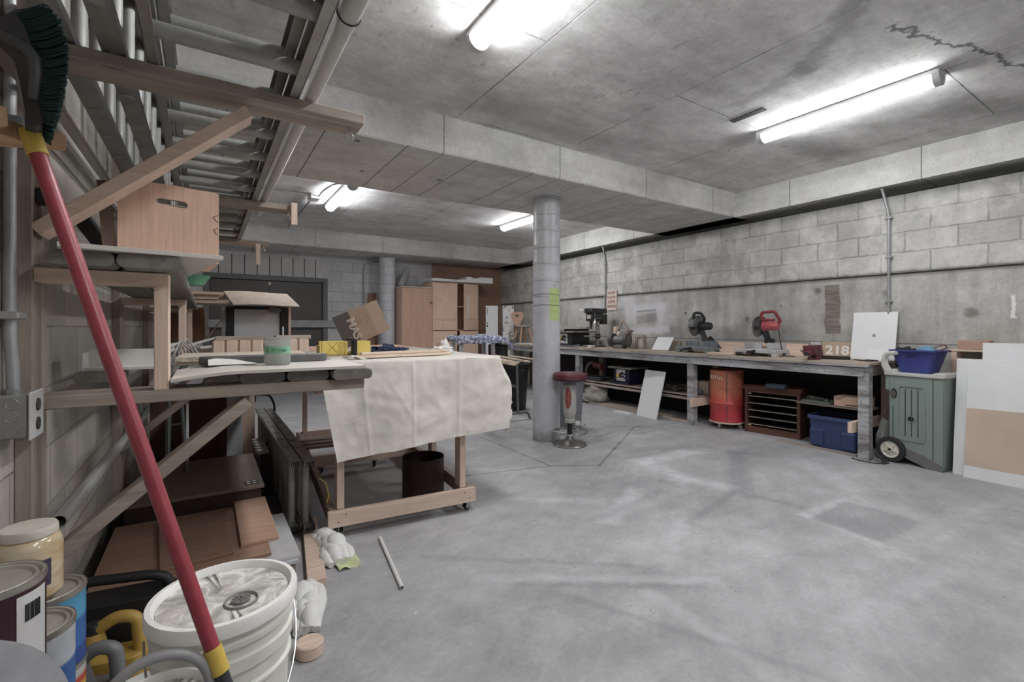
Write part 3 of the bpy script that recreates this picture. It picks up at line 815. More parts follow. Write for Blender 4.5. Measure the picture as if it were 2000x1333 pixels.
# screen in a black frame with a sheet on top
t = thing('framed_screen', 'white screen in a black frame standing at the far end of the rack shelf', 'screen', (.385, 5.0, 1.093), math.radians(-3))
part('screen', M().box(-.16, .215, .0, .012, .0, .32), plain('screen_white', (206, 208, 212), .5, 0, .05, 5), t)
m = M(); m.box(-.225, -.16, -.02, .03, 0, .345, .004); m.box(.215, .285, -.02, .03, 0, .345, .004); m.box(-.16, .215, -.02, .03, .32, .35, .004)
part('frame', m, BLKP, t)
part('side_trim', M().box(.287, .31, -.02, .03, 0, .345, .003), fir('z'), t)
part('side_trim', M().box(-.26, -.228, -.02, .03, 0, .34, .003), plain('trim_grey', (140, 140, 140), .6), t)
part('torn_plastic', M().blob((.17, -.03, .315), (.06, .012, .03), 3, .5, 3, 2), plain('torn_plastic_grey', (120, 122, 124), .4), t)
def fn(u, v):
    return (.155 + u * .57 + (.05 - .05 * v) * (1 - u), 4.72 + v * .75 - .06 * u * (1 - v), 1.446 + .16 * v + .006 * math.sin(u * 5))
solo('veneer_sheet', M().grid(10, 6, fn, .006), wood('veneer', (226, 210, 196), 'y', (200, 174, 154), .55, .6, .05), 'pale wood-grain sheet resting on top of the framed screen', 'sheet')

# ------------------------------------------------------------------ what lies on the upper arms
def make_ladder(name, L, Wd, rh, label, loc, rot, nr, rr=.026, grp=None, flip=False):
    # lies along its own Y: rails are channels, rungs are tubes
    t = thing(name, label, 'ladder', loc, rot[2], grp, rot[0], rot[1])
    for s in (-1, 1):
        x = s * Wd / 2; tk = .003; fl = .03
        m = M()
        m.box(x - tk / 2, x + tk / 2, 0, L, 0, rh); a, b = sorted((x, x - s * fl))
        m.box(a, b, 0, L, 0, tk); m.box(a, b, 0, L, rh - tk, rh)
        part('rail', m, ALU, t)
    first = None
    for k in range(nr):
        y = .16 + k * (L - .32) / (nr - 1)
        if first is None:
            pr = [(y + rr * 1.0 * math.cos(a), rh / 2 + rr * .8 * math.sin(a)) for a in [2 * PI * q / 14 for q in range(14)]]
            first = part('rung', M().prism([(u - y, w) for u, w in pr], -Wd / 2 - .004, Wd / 2 + .004, 'x'), ALUZ, t)
            first.location = (0, y, 0)
        else:
            c = first.copy(); COL.objects.link(c); c.parent = t; c.location = (0, y, 0)
    return t
UZ = 2.069
LG = 'aluminium ladders stored on the upper rack arms'
make_ladder('ladder', 4.9, .43, .074, 'aluminium ladder lying flat on the upper rack arms, lowest and outermost', (.067, .55, UZ), (0, 0, 0), 15, .028, LG)
make_ladder('ladder', 4.6, .36, .066, 'narrower aluminium ladder lying flat on top of the outermost one', (.067, .62, UZ + .076), (0, 0, 0), 14, .026, LG)
make_ladder('ladder', 4.4, .36, .064, 'aluminium ladder standing on edge on the rack arms against the left wall', (-.314, .75, UZ + .185), (0, -PI / 2, 0), 15, .027, LG)
make_ladder('ladder', 4.2, .34, .058, 'aluminium ladder standing on edge between the wall ladder and the flat ladders', (-.20, .8, UZ + .175), (0, -PI / 2, 0), 14, .024, LG)
PVC = plain('pvc_white', (196, 194, 188), .4, 0, .08, 9, 0, .25, (130, 124, 116))
t = thing('plastic_pipe', 'long white plastic pipe with a wider socket, outermost on the upper rack arms', 'pipe', (.325, 2.2, UZ))
part('pipe', M().tube([(.327, 1.33, UZ + .026), (.327, 3.95, UZ + .026)], .0245, 20), PVC, t, True)
part('socket_pipe', M().tube([(.327, .5, UZ + .030), (.327, 1.30, UZ + .030), (.327, 1.36, UZ + .027)], [.030, .030, .026], 20), PVC, t, True)
part('clamp', M().tube([(.327 + .032 * math.cos(a), 1.31, UZ + .03 + .032 * math.sin(a)) for a in [2 * PI * k / 20 for k in range(20)]], .0025, 6, False, True), DGREY, t, True)
solo('offcut_board', M().box(-.12, .22, 4.6, 5.18, UZ + .144, UZ + .164, .003), fir('x'), 'short board lying on the ladders at the far rack arm', 'board')

# wall outlet with its conduit
t = thing('outlet_box', 'grey metal outlet box on the left wall at the foot of a conduit', 'outlet', (-.41, 1.73, .965))
GBOX = metal('outlet_grey', (150, 150, 148), .5, None, .1, .35)
part('box', M().box(-.44, -.378, 1.685, 1.785, .965, 1.075, .004), GBOX, t, True)
part('cover_plate', M().box(-.378, -.372, 1.678, 1.792, .958, 1.082, .003), plain('plate_grey', (176, 176, 174), .45), t, True)
for zc in (.995, 1.045):
    part('socket', M().at((-.3725, 1.735, zc), 0, PI / 2).lathe([(0, .004), (.016, .004), (.017, 0), (0, 0)], 20), plain('socket_dark', (52, 50, 50), .5), t, True)
m = M()
for zc in (.985, 1.02, 1.055): m.at((-.409, 1.6848, zc), PI / 2).lathe([(.011, 0), (.0125, .0012), (.014, 0)], 20)
part('knockout', m, GBOX, t, True)
m = M(); m.tube([(-.417, 1.735, 1.075), (-.417, 1.735, 1.09)], .018, 12); m.tube(bend([(-.417, 1.735, 1.08), (-.419, 1.735, 1.15), (-.424, 1.735, 1.22), (-.424, 1.735, 2.98)], .05), .0135, 12)
m.box(-.44, -.40, 1.70, 1.77, 1.27, 1.29, .003)
part('conduit_pipe', m, GAL, t, True)
part('elbow_fitting', M().box(-.44, -.395, 1.715, 1.765, 1.72, 1.80, .012, 2), plain('fitting_grey', (104, 108, 112), .5), t, True)

t = thing('wall_pipe', 'thin white pipe along the left wall just under the stored ladders', 'pipe', (-.389, 3.2, 1.88))
part('pipe', M().tube([(-.389, 1.35, 1.88), (-.389, 5.2, 1.88)], .0125, 14), PVC, t, True)
solo('black_strip', M().bar((-.372, 2.12, 1.655), (-.30, 2.52, 1.50), .055, .02, (0, 0, 1), .003), BLKP, 'black ribbed strip leaning at the wall left of the cardboard box', 'strip')
solo('post_hook', M().box(-.402, -.38, 1.845, 1.885, 1.60, 1.645, .004), BLKP, 'small black clip on the front rack post above the brace', 'clip')
# ------------------------------------------------------------------ foreground left
# broom standing upside down in a wooden wall bracket
P0 = V((-.275, 1.253, 1.606)); P1 = V((.024, 1.059, .594)); dirb = (P1 - P0).normalized()
PE = P1 + dirb * (P1.z / -dirb.z - .004 / -dirb.z)
t = thing('push_broom', 'red-handled broom with green bristles standing upside down at the left front', 'broom', tuple(PE))
REDH = plain('red_handle_paint', (160, 54, 66), .38, 0, .18, 30, 0, .18, (92, 40, 44))
YEL = plain('yellow_plastic', (206, 172, 62), .45, 0, .1, 20, 0, .25, (110, 86, 34))
part('handle', M().tube([P0 + dirb * .02, P1], .0135, 20), REDH, t, True)
m = M(); m.tube([P0 - dirb * .02, P0 + dirb * .03], .016, 16)
part('collar', m, YEL, t, True)
part('collar', M().tube([P1 - dirb * .045, P1 + dirb * .004], .0158, 16), YEL, t, True)
part('grip', M().tube([P1 + dirb * .004, PE], .0125, 16), plain('grip_dark', (48, 50, 54), .5), t, True)
# head: two world axes across the view of the broom: sideways and up
sd = V((.838, -.546, 0)); upv = V((0, 0, 1)); dp = V((-.214, .977, 0))
def bp(px, py, off=0.0):
    # place on the broom's own plane through its top
    return P0 + sd * ((px - 65) * .00098) + upv * ((275 - py) * .00098) + dp * off
BRC = plain('bristle_green', (22, 60, 58), .8, 0, .3, 60)
spine = [(30, 45), (52, 80), (66, 120), (70, 165), (74, 210), (84, 255)]
tips = [(88, 38), (116, 66), (131, 110), (130, 165), (118, 215), (100, 272)]
def lerp(L, u):
    k = u * (len(L) - 1); i = min(int(k), len(L) - 2); f = k - i
    return (L[i][0] * (1 - f) + L[i + 1][0] * f, L[i][1] * (1 - f) + L[i + 1][1] * f)
m = M(); rb = random.Random(3)
for i in range(64):
    for off in (-.05, -.04, -.03, -.02, -.01, 0, .01, .02, .03, .04, .05):
        u = (i + rb.random() * .8) / 64.8
        a = lerp(spine, u); b_ = lerp(tips, min(1, max(0, u + rb.uniform(-.02, .02))))
        k = rb.uniform(.92, 1.03)
        b2 = (a[0] + (b_[0] - a[0]) * k, a[1] + (b_[1] - a[1]) * k)
        m.tube([bp(*a, off), bp((a[0] + b2[0]) / 2, (a[1] + b2[1]) / 2 + 3, off * 1.1), bp(*b2, off * 1.25)], [.0014, .0022, .0016], 4)
part('bristles', m, BRC, t, True, 60)
m = M()
prf = [(0, 58), (30, 45), (52, 80), (66, 120), (70, 165), (74, 210), (84, 255), (72, 262), (50, 262), (50, 235), (40, 180), (30, 140), (0, 110)]
vs = [bp(x, y, -.05) for x, y in prf] + [bp(x, y, .05) for x, y in prf]; k = len(prf)
m.add(vs, [tuple(range(k)), tuple(range(2 * k - 1, k - 1, -1))] + [(i, (i + 1) % k, k + (i + 1) % k, k + i) for i in range(k)])
part('head_block', m, plain('broom_block_dark', (56, 58, 64), .45), t, True)
part('head_rib', M().tube([bp(x, y, -.055) for x, y in [(2, 92), (34, 108), (56, 122), (70, 140), (72, 170), (66, 215)]], [.009, .010, .011, .011, .010, .008], 10), plain('broom_rib_grey', (74, 76, 82), .4), t, True)
# bracket
t = thing('broom_bracket', 'notched wooden bracket on the left wall holding the broom', 'bracket', (-.40, 1.3, 1.58))
WB = wood('bracket_pine', (214, 174, 136), 'x', (186, 144, 108), .6, .5, .05)
m = M().prism([(-.44, 1.20), (-.325, 1.20), (-.30, 1.222), (-.32, 1.245), (-.345, 1.262), (-.32, 1.285), (-.30, 1.31), (-.24, 1.325), (-.44, 1.40)], 1.615, 1.65, 'z', .002)
part('shelf', m, WB, t, True)
part('back_board', M().box(-.44, -.42, 1.12, 1.42, 1.56, 1.78, .002), WB, t, True)
m = M().prism([(-.44, 1.15), (-.355, 1.15), (-.325, 1.19), (-.44, 1.21)], 1.69, 1.735, 'z', .002)
part('tooth', m, WB, t, True)

# pails
WHITEP = plain('pail_white', (236, 235, 232), .45, 0, .1, 8, 0, .35, (150, 146, 138))
CREAM = plain('pail_body_cream', (222, 221, 212), .45, 0, .12, 6, 0, .3, (140, 138, 126))
n = NT('pail_lid_dusty')
f = n.noise(n.pos, 14, 7, .7, 1.2)
n_col = n.ramp(f, [(.36, rgb(150, 147, 140)), (.5, rgb(196, 193, 186)), (.62, rgb(236, 235, 232))])
LIDM = n.fin(n_col, .45)
def pail(x, y, z, r, h, label, handle=True, grp='white plastic pails at the left front'):
    t = thing('plastic_pail', label, 'pail', (x, y, z), 0, grp)
    prof = [(0, 0), (r * .86, 0), (r * .87, .006), (r * .90, h - .165), (r * .95, h - .162), (r * .95, h - .155), (r * .905, h - .150), (r * .91, h - .118), (r * .965, h - .115), (r * .97, h - .088), (r * .925, h - .084), (r * .93, h - .062), (r * .985, h - .059), (r * .99, h - .048), (r * .94, h - .044), (r * .94, h - .015), (0, h - .015)]
    part('body', M().lathe(prof, 56), CREAM, t)
    lid = part('lid', M().lathe([(r * .99, h - .028), (r * 1.035, h - .027), (r * 1.04, h - .006), (r * 1.02, h + .002), (r * .95, h + .003), (r * .925, h - .004), (r * .90, h - .014), (r * .25, h - .012), (0, h - .012)], 56), WHITEP, t)
    part('lid_centre', M().lathe([(0, h - .0105), (r * .897, h - .0125)], 48), LIDM, lid)
    sp = M().lathe([(.030, h - .0105), (.034, h - .006), (.036, h - .0105)], 24, .03, -.045); sp.lathe([(.018, h - .010), (.020, h - .004), (.012, h - .003), (.0, h - .006)], 24, .03, -.045)
    for a in range(4): sp.at((.03, -.045, h - .004), 0, 0, a * PI / 4).box(-.016, .016, -.0015, .0015, -.002, .002)
    part('spout_cap', sp, plain('spout_grey', (120, 118, 114), .5), lid)
    if handle:
        m = M(); pts = []
        for k in range(17):
            a = PI * k / 16
            pts.append((r * 1.03 * math.cos(a - .55), r * 1.03 * math.sin(a - .55) - (.02 * math.sin(a)), h - .06 - .19 * math.sin(a)))
        pts = [(r * 1.02 * math.cos(a), r * 1.06 * math.sin(a), h - .06 - .20 * math.sin(PI * k / 24)) for k, a in enumerate([math.radians(12 - 190 * k / 24) for k in range(25)])]
        part('wire_handle', M().tube(pts, .0024, 6), STEEL, t)
        mid = pts[10:15]
        part('handle_grip', M().tube(mid, .007, 10), WHITEP, t)
    return t
pail(.04, 1.293, 0, .146, .25, 'lower white pail carrying the dusty pail with the wire handle', False)
pail(.04, 1.293, .253, .148, .377, 'upper white pail with a dusty lid and wire handle behind the broom', True)
pail(-.125, 1.575, 0, .143, .25, 'short white pail low at the left, behind the dusty pail', False)
HPX, HPY = -.0724, 1.074
t = thing('paint_tin', 'plain tall tin carrying the small pail with the grey handle at the left front', 'paint tin', (HPX, HPY, 0))
part('body', M().lathe([(0, 0), (.082, 0), (.084, .005), (.082, .01), (.082, .29), (.084, .296), (.08, .303), (0, .303)], 36), metal('tin_side', (150, 148, 142), .45, None, .1, .5), t)
tp = pail(HPX, HPY, .305, .083, .26, 'small white pail with a thick grey carrying handle just left of the broom', False)
part('carry_handle', M().tube([(.083 * math.cos(a), -.015, .235 + .115 * math.sin(a) ** .7) for a in [PI * k / 24 for k in range(25)]], .0095, 12), plain('handle_grey', (146, 146, 146), .45), tp)

# paint cans
TIN = metal('tin', (176, 172, 164), .35)
TINL = metal('tin_lid', (186, 182, 172), .4, None, .1, .5)
def canmat(name, base, blobs):
    n = NT(name)
    x, y, z = n.sep(n.pos)
    col = n.gain(rgb(*base), n.rng(n.noise(n.pos, 12, 4), .3, .7, .85, 1.15))
    for z0, z1, c in blobs:
        col = n.mix(n.rect((n.math('MULTIPLY', x, 0.0), z), -1, 1, z0, z1, .012), col, rgb(*c))
    return n.fin(col, .4)
CANB = canmat('can_blue', (54, 98, 160), [(.12, .19, (88, 160, 200)), (.0, .035, (44, 70, 130))])
CANM = canmat('can_maroon', (64, 34, 48), [])
CANW = canmat('can_white_blue', (196, 200, 208), [(0, .10, (46, 92, 152))])
CANR = canmat('can_mixed', (206, 206, 206), [(.13, .15, (196, 70, 50)), (.11, .13, (220, 180, 70)), (.09, .11, (60, 120, 70))])
CANG = canmat('can_plain', (180, 178, 172), [])
def can(x, y, z, mat, label, r=.082, h=.19, extra=None, grp='paint cans stacked at the left wall'):
    t = thing('paint_can', label, 'paint can', (x, y, z), 0, grp)
    part('body', M().lathe([(0, .002), (r * .97, .002), (r, 0), (r, .006), (r * .985, .008), (r * .985, h - .01), (r, h - .008), (r * 1.01, h - .002), (r, h)], 40), mat, t)
    lid = part('lid', M().lathe([(r, h - .004), (r * .985, h + .001), (r * .93, h), (r * .90, h - .006), (r * .87, h - .006), (r * .84, h - .001), (r * .80, h - .002), (r * .77, h - .008), (0, h - .008)], 40), TINL, t)
    part('rim', M().lathe([(r * 1.0, h - .012), (r * 1.018, h - .006), (r * 1.01, h + .001), (r * .985, h + .0015)], 40), TIN, t)
    if extra: extra(t, r, h)
    return t
def label_maroon(t, r, h):
    part('label_panel', M().lathe([(r * .990, .012), (r * .995, .012), (r * .995, h - .02), (r * .990, h - .02)], 12, 0, 0, 0, math.radians(-48), math.radians(-5)), plain('label_white', (200, 200, 200), .6), t, smooth=60)
    m = M()
    for k in range(7):
        a = math.radians(-38 + k * 3.2); m.at((r * .996 * math.cos(a), r * .996 * math.sin(a), h - .055), 0, 0, a).box(-.0005, .0012, -.0012 - .0007 * (k % 2), .0012, -.016, .016)
    part('barcode', m, BLKP, t)
def label_blue(t, r, h):
    m = M(); a = math.radians(-72)
    m.at((r * .99 * math.cos(a), r * .99 * math.sin(a), .135), 0, 0, a).blob((0, 0, 0), (.004, .018, .02), 4, .3, 2, 2)
    m.at((r * .99 * math.cos(a + .05), r * .99 * math.sin(a + .05), .075), 0, 0, a).blob((0, 0, 0), (.004, .022, .022), 9, .4, 2, 2)
    part('printed_flower', m, plain('print_beige', (196, 164, 132), .6), t)
    a = math.radians(-60)
    part('label_panel', M().at((r * .987 * math.cos(a), r * .987 * math.sin(a), .032), 0, 0, a).box(0, .0012, -.022, .02, -.024, .024), plain('label_white', (200, 200, 200), .6), t)
can(-.345, 1.66, 0, CANG, 'lowest paint can under the blue can at the left wall')
can(-.345, 1.66, .193, CANR, 'paint can with rainbow stripe directly under the blue can')
can(-.345, 1.66, .386, CANB, 'tall blue paint can with beige flower print under the cream jar', extra=label_blue)
for k in range(2): can(-.335, 1.478, .193 * k, CANG, ('bottom' if k == 0 else 'second') + ' can of the stack under the white and blue can')
can(-.335, 1.478, .386, CANW, 'white and blue paint can in front of the tall blue can', extra=None)
for k in range(3): can(-.345, 1.285, .193 * k, CANG, ('bottom', 'second', 'third')[k] + ' can of the stack under the maroon can')
can(-.345, 1.285, .579, CANM, 'maroon paint can with a barcode label at the left edge', extra=label_maroon)
t = thing('glass_jar', 'large cream-filled glass jar with a metal lid on the blue paint can', 'jar', (-.368, 1.64, .580))
n = NT('cream_glass'); f = n.noise(n.vmul(n.pos, (9, 9, 22)), 1, 5)
CG = n.fin(n.mix(n.rng(f, .35, .65), rgb(206, 196, 174), rgb(176, 148, 108)), .12)
part('body', M().lathe([(0, 0), (.058, 0), (.064, .008), (.064, .125), (.058, .145), (.052, .15), (.052, .165), (0, .165)], 36), CG, t)
part('lid', M().lathe([(.052, .150), (.055, .152), (.055, .168), (.052, .174), (0, .175)], 36), plain('jar_lid', (196, 190, 176), .4), t)
part('label', M().lathe([(.0643, .035), (.0648, .035), (.0648, .10), (.0643, .10)], 16, 0, 0, 0, math.radians(-140), math.radians(-40)), plain('label_navy', (60, 58, 84), .6), t, smooth=60)

# grey bin at the very front
n = NT('grey_felt'); f = n.noise(n.vmul(n.pos, (20, 6, 20)), 3, 5)
GF = n.fin(n.gain(rgb(122, 122, 126), n.rng(f, .3, .7, .86, 1.12)), .75)
t = thing('round_bin', 'tall round grey bin at the bottom left corner of the view', 'bin', (-.25, .42, 0))
part('body', M().lathe([(0, 0), (.14, 0), (.155, .02), (.162, .90), (0, .90)], 48), GF, t)
part('lid', M().lathe([(.165, .90), (.173, .91), (.174, .985), (.170, .995), (.155, 1.0), (0, 1.004)], 48), GF, t)

# jugs
def jug(x, y, z, rz, mat, label, w=.17, dpt=.10, h=.30, grp=None):
    t = thing('plastic_jug', label, 'jug', (x, y, z), rz, 'plastic jugs at the left wall')
    b = h * .62
    m = M().prism(rrect(w, dpt, .03, 4), 0, b, 'z', .003)
    m.tube([(-w * .28, 0, b - .01), (-w * .28, 0, h - .045)], [.045, .026], 16)
    part('body', m, mat, t)
    part('handle', M().tube(bend([(-w * .2, 0, h - .035), (w * .05, 0, h - .005), (w * .36, 0, h - .015), (w * .42, 0, b - .02)], .05, 6), .019, 14), mat, t)
    part('cap', M().lathe([(.020, h - .05), (.022, h - .048), (.022, h - .018), (.02, h - .015), (0, h - .015)], 20, -w * .28), plain('cap_dark', (44, 44, 46), .5), t)
    return t
YJ = plain('jug_yellow', (198, 158, 66), .4, 0, .12, 8); GJ = plain('jug_grey', (122, 124, 128), .4, 0, .1); 
jug(-.25, 1.985, 0, math.radians(-12), YJ, 'yellow plastic jug with a looped handle beside the blue can', .18, .1, .315)
jug(-.275, 1.845, 0, math.radians(-18), GJ, 'grey plastic jug with a looped handle in front of the yellow jug', .15, .09, .305)
t = thing('jerry_can', 'black fuel can with a long flat handle behind the yellow jug', 'fuel can', (-.24, 2.16, 0), math.radians(-8))
BK2 = plain('fuel_can_black', (42, 42, 43), .5, 0, .12)
part('body', M().prism(rrect(.30, .13, .04, 5), 0, .30, 'z', .004), BK2, t)
part('handle', M().tube(bend([(-.13, 0, .29), (-.12, 0, .365), (.08, 0, .35), (.13, 0, .33), (.135, 0, .27)], .04, 6), .017, 12), BK2, t)

# ------------------------------------------------------------------ low storage under the rack
PLY = wood('plywood_brown', (168, 132, 112), 'x', (144, 112, 94), .65, .6, .15)
PLYL = wood('plywood_light', (204, 164, 140), 'x', (180, 142, 118), .65, .6, .12)
solo('plywood_sheet', M().box(-.385, .255, 2.40, 3.13, .205, .222, .002), PLY, 'large brown plywood panel lying low under the rack, behind the pails', 'plywood panel')
t = thing('plywood_sheet', 'smaller plywood panel lying on the large brown panel under the rack', 'plywood panel', (-.01, 2.75, .2225), math.radians(4))
part('sheet', M().box(-.17, .10, -.29, .30, 0, .014, .002), PLY, t)
solo('plywood_sheet', M().box(.14, .30, 2.52, 3.16, .2225, .240, .002), PLYL, 'lighter orange plywood panel at the right edge of the pile under the rack', 'plywood panel', rz=math.radians(-3))
t = thing('low_crate', 'low wooden crate under the plywood panels beneath the rack', 'crate', (-.06, 2.8, 0))
m = M(); m.box(-.36, .17, 2.46, 2.49, .02, .204, .002); m.box(-.36, .17, 3.07, 3.10, .02, .204, .002)
part('side_board', m, oldfir('x'), t, True)
m = M(); m.box(-.36, -.33, 2.49, 3.07, .02, .204); m.box(.14, .17, 2.49, 3.07, .02, .204); m.box(-.36, .17, 2.46, 3.1, 0, .02)
part('end_board', m, oldfir('y'), t, True)
part('grey_panel', M().box(-.03, .07, 2.36, 2.372, .0, .17), DGREY, t, True)
# white boards lying on the floor at the pile's right
solo('white_shelf_board', M().box(.19, .40, 2.55, 3.17, .10, .116, .001), plain('white_laminate', (198, 198, 200), .5), 'white laminate board, upper of the two beside the plywood pile', 'board', 'white laminate boards beside the plywood pile')
solo('white_shelf_board', M().box(.185, .39, 2.53, 3.16, .082, .098, .001), plain('white_laminate', (198, 198, 200), .5), 'white laminate board, lower of the two beside the plywood pile', 'board', 'white laminate boards beside the plywood pile')
solo('scrap_block', M().box(.19, .38, 2.56, 3.15, 0, .081, .003), oldfir('y'), 'rough timber block under the white laminate boards', 'timber block')
# chest behind the pile with a pale sheet on it
CH = plain('chest_brown', (74, 56, 48), .6, 0, .1)
t = thing('wooden_chest', 'dark brown chest under the rack behind the plywood pile', 'chest', (-.05, 3.6, 0))
part('body', M().box(-.36, .285, 3.20, 4.0, 0, .285, .004), CH, t, True)
part('lid', M().box(-.37, .30, 3.18, 4.02, .285, .305, .003), wood('chest_lid', (150, 134, 120), 'y', (130, 114, 102), .7, .3, .3), t, True)
part('hole_bracket', M().box(.20, .272, 3.215, 3.30, .3055, .3075), BLKP, t, True)
m = M()
for a in (.22, .252):
    for b_ in (3.237, 3.28): m.lathe([(0, .0012), (.011, .0012), (.012, 0)], 16, a, b_, .3075)
part('bracket_hole', m, PALE, t, True)
# doors and panels standing under the rack
def standing(name, x0, x1, y, h, th, mat, label, cat='panel', lean=4, rz=0, z=0, grp=None):
    t = thing(name, label, cat, ((x0 + x1) / 2, y, z), rz, grp, math.radians(-lean))
    part('panel', M().box(-(x1 - x0) / 2, (x1 - x0) / 2, 0, th, 0, h, .002), mat, t)
    return t
DOORB = wood('door_dark_brown', (92, 62, 52), 'z', (76, 50, 42), .55, .4, .05)
SG = 'panels standing under the rack'
standing('cupboard_door', -.34, -.12, 4.30, .82, .022, DOORB, 'dark brown cupboard door standing under the rack, nearest the wall', 'cupboard door', 5, 0, .0, SG)
standing('cupboard_door', -.10, .07, 4.36, .80, .022, DOORB, 'dark brown cupboard door standing under the rack, right of the first', 'cupboard door', 5, math.radians(4), .0, SG)
standing('cupboard_door', .05, .15, 4.50, .76, .02, DOORB, 'narrow dark brown door standing behind the other two under the rack', 'cupboard door', 4, 0, .0, SG)
t = standing('cabinet_door', .125, .265, 4.66, .78, .02, plain('white_door_paint', (190, 192, 196), .45, 0, .05), 'white panelled cabinet door standing under the rack', 'cabinet door', 4, 0, 0, SG)
m = M().shape(rrect(.09, .6, .004, 2, 0, .40), rrect(.08, .59, .004, 2, 0, .40), -.003, 0, 'y')
part('moulding', m, plain('white_door_paint', (190, 192, 196), .45, 0, .05), t)
part('knob', M().blob((.0, -.012, .72), (.012, .012, .012), 1, 0, 1, 2), BLKP, t)
standing('raw_board', .275, .375, 4.78, .86, .02, fir('z'), 'raw pine board standing right of the white cabinet door', 'board', 3, 0, 0, SG)
# tubes near the wall
t = thing('plastic_pipe', 'long pale pipe along the left wall resting on the lower rack braces', 'pipe', (-.405, 3.6, .56))
PT = plain('pipe_grey_white', (176, 178, 178), .4, 0, .06)
m = M()
m.lathe([(.022, 0), (.022, 3.5), (.018, 3.5), (.018, 0.0), (.022, 0)], 20)
o = part('pipe', m, PT, t)
o.rotation_euler = (-PI / 2 - .022, 0, 0); o.location = (0.034, -1.66, .10)
t = thing('metal_stand', 'grey metal stand tubes beneath the rack near the wall', 'stand', (-.15, 3.9, .30))
m = M(); m.tube(bend([(-.20, 3.72, .306), (-.19, 3.72, .9), (-.10, 3.9, 1.0)], .06), .016, 10); m.tube([(-.10, 3.74, .306), (-.135, 3.74, .88)], .012, 10); m.tube([(-.20, 3.72, .62), (-.12, 3.74, .62)], .008, 8)
part('tubes', m, metal('stand_steel', (150, 152, 154), .4), t, True)

# ladders lying on edge beside the cart
def floor_ladder(x, y, z, L, label, Wd=.40, rh=.062, tilt=0):
    t = make_ladder('ladder', L, Wd, rh, label, (x, y, z + Wd / 2), (0, -PI / 2, 0), 9, .027, 'aluminium ladders on edge on the floor')
    for s in (-1, 1):
        m = M()
        m.box(s * Wd / 2 - (.004 if s > 0 else -.0), s * Wd / 2 + (.0 if s > 0 else .004), -.012, .03, .002, rh - .002)
        part('end_cap', m, BLKP, t)
    m = M()
    for k in range(5): m.box(-Wd / 2 + .004, -Wd / 2 + .03, -.012, .0, .006 + k * .0115, .009 + k * .0115); m.box(Wd / 2 - .03, Wd / 2 - .004, -.012, .0, .006 + k * .0115, .009 + k * .0115)
    part('ribbed_foot', m, BLKP, t)
    return t
floor_ladder(.475, 3.0, .062, 2.25, 'left ladder of the pair on edge on the floor, under the rack edge')
floor_ladder(.545, 2.95, .062, 2.2, 'right ladder of the pair on edge on the floor, beside the cart')
solo('floor_plank', M().bar((.555, 3.2, .02), (.45, 2.40, .02), .085, .04, (0, 0, 1), .002), fir('x'), 'short timber plank on the floor under the near ladder ends', 'plank')
solo('floor_plank', M().box(.42, .56, 4.6, 4.75, .0, .061, .003), oldfir('x'), 'timber block under the far ladder ends', 'block')
t = thing('bar_clamp', 'black bar clamp hooked over the far ends of the ladders', 'clamp', (.44, 5.1, .5))
part('bar', M().tube(bend([(.38, 5.0, .49), (.38, 5.0, .62), (.52, 5.02, .60), (.56, 5.04, .50), (.56, 5.04, .44)], .04), .010, 8), BLKP, t, True)
part('jaw', M().box(.36, .40, 4.98, 5.02, .55, .64, .004), BLKP, t, True)
t = thing('yellow_cord', 'thin yellow cord looped round a ladder rung beside the cart', 'cord', (.6, 3.0, .2))
part('cord', M().tube(bend([(.56, 2.94, .36), (.60, 2.93, .33), (.62, 2.95, .24), (.60, 2.93, .20), (.63, 2.99, .24), (.64, 3.0, .20), (.635, 3.0, .175)], .04), .003, 6), plain('cord_yellow', (196, 166, 66), .6), t, True)
t = thing('clothes_pegs', 'row of white plastic clips between the pile and the ladders', 'clips', (.40, 4.2, .31))
m = M()
for k in range(5): m.at((.375, 3.95 + k * .10, .30 + .0), 0, 0, .25).box(-.045, .03, 0, .07, 0, .03, .004)
part('clip', m, PALE, t, True)
part('rail', M().box(.345, .415, 3.9, 4.5, .0, .299, .003), CH, t, True)

# insulation scraps
INS = plain('insulation_white', (224, 224, 222), .85, 0, .06, 20, .5)
t = thing('insulation_scrap', 'white insulation in torn plastic on the floor beside the cart corner', 'insulation', (.60, 2.75, 0))
def fluff(x0, y0, x1, y1, wd, hgt, sd):
    # puffy folds running side by side
    dx, dy = x1 - x0, y1 - y0; L_ = math.hypot(dx, dy); px_, py_ = -dy / L_, dx / L_
    m = M()
    for j in range(4):
        pts = []; rr = []
        for k in range(26):
            v = k / 25
            o = (j - 1.5) / 3 * wd * (.75 + .2 * math.sin(v * 7 + sd)) + .012 * noise.noise(V((v * 3, sd, j)))
            r = (.5 + .22 * noise.noise(V((v * 4, j * 3, sd))) + .10 * noise.noise(V((v * 13, j, sd + 4)))) * hgt * (math.sin(PI * (.06 + .88 * v)) ** .4)
            r *= (.75 if j in (0, 3) else 1)
            pts.append((x0 + dx * v + px_ * o, y0 + dy * v + py_ * o, r * .95 + .002)); rr.append(max(.004, r))
        m.tube(pts, rr, 18)
    return m
m = fluff(.575, 2.98, .60, 2.55, .12, .085, 2)
part('fluff', m, INS, t, True, 60)
def fn(u, v):
    return (.575 + u * .11 - .02 * v, 2.49 + v * .17, .006 + .05 * v * u + .012 * math.sin(u * 7 + v * 5))
part('torn_wrapper', M().grid(10, 10, fn, .0015), plain('wrapper_green', (206, 214, 164), .4), t, True, 60)
t = thing('insulation_scrap', 'crumpled white insulation on the floor right of the dusty pail', 'insulation', (.37, 2.2, 0))
m = fluff(.405, 2.42, .345, 2.05, .12, .085, 11)
part('fluff', m, INS, t, True, 60)
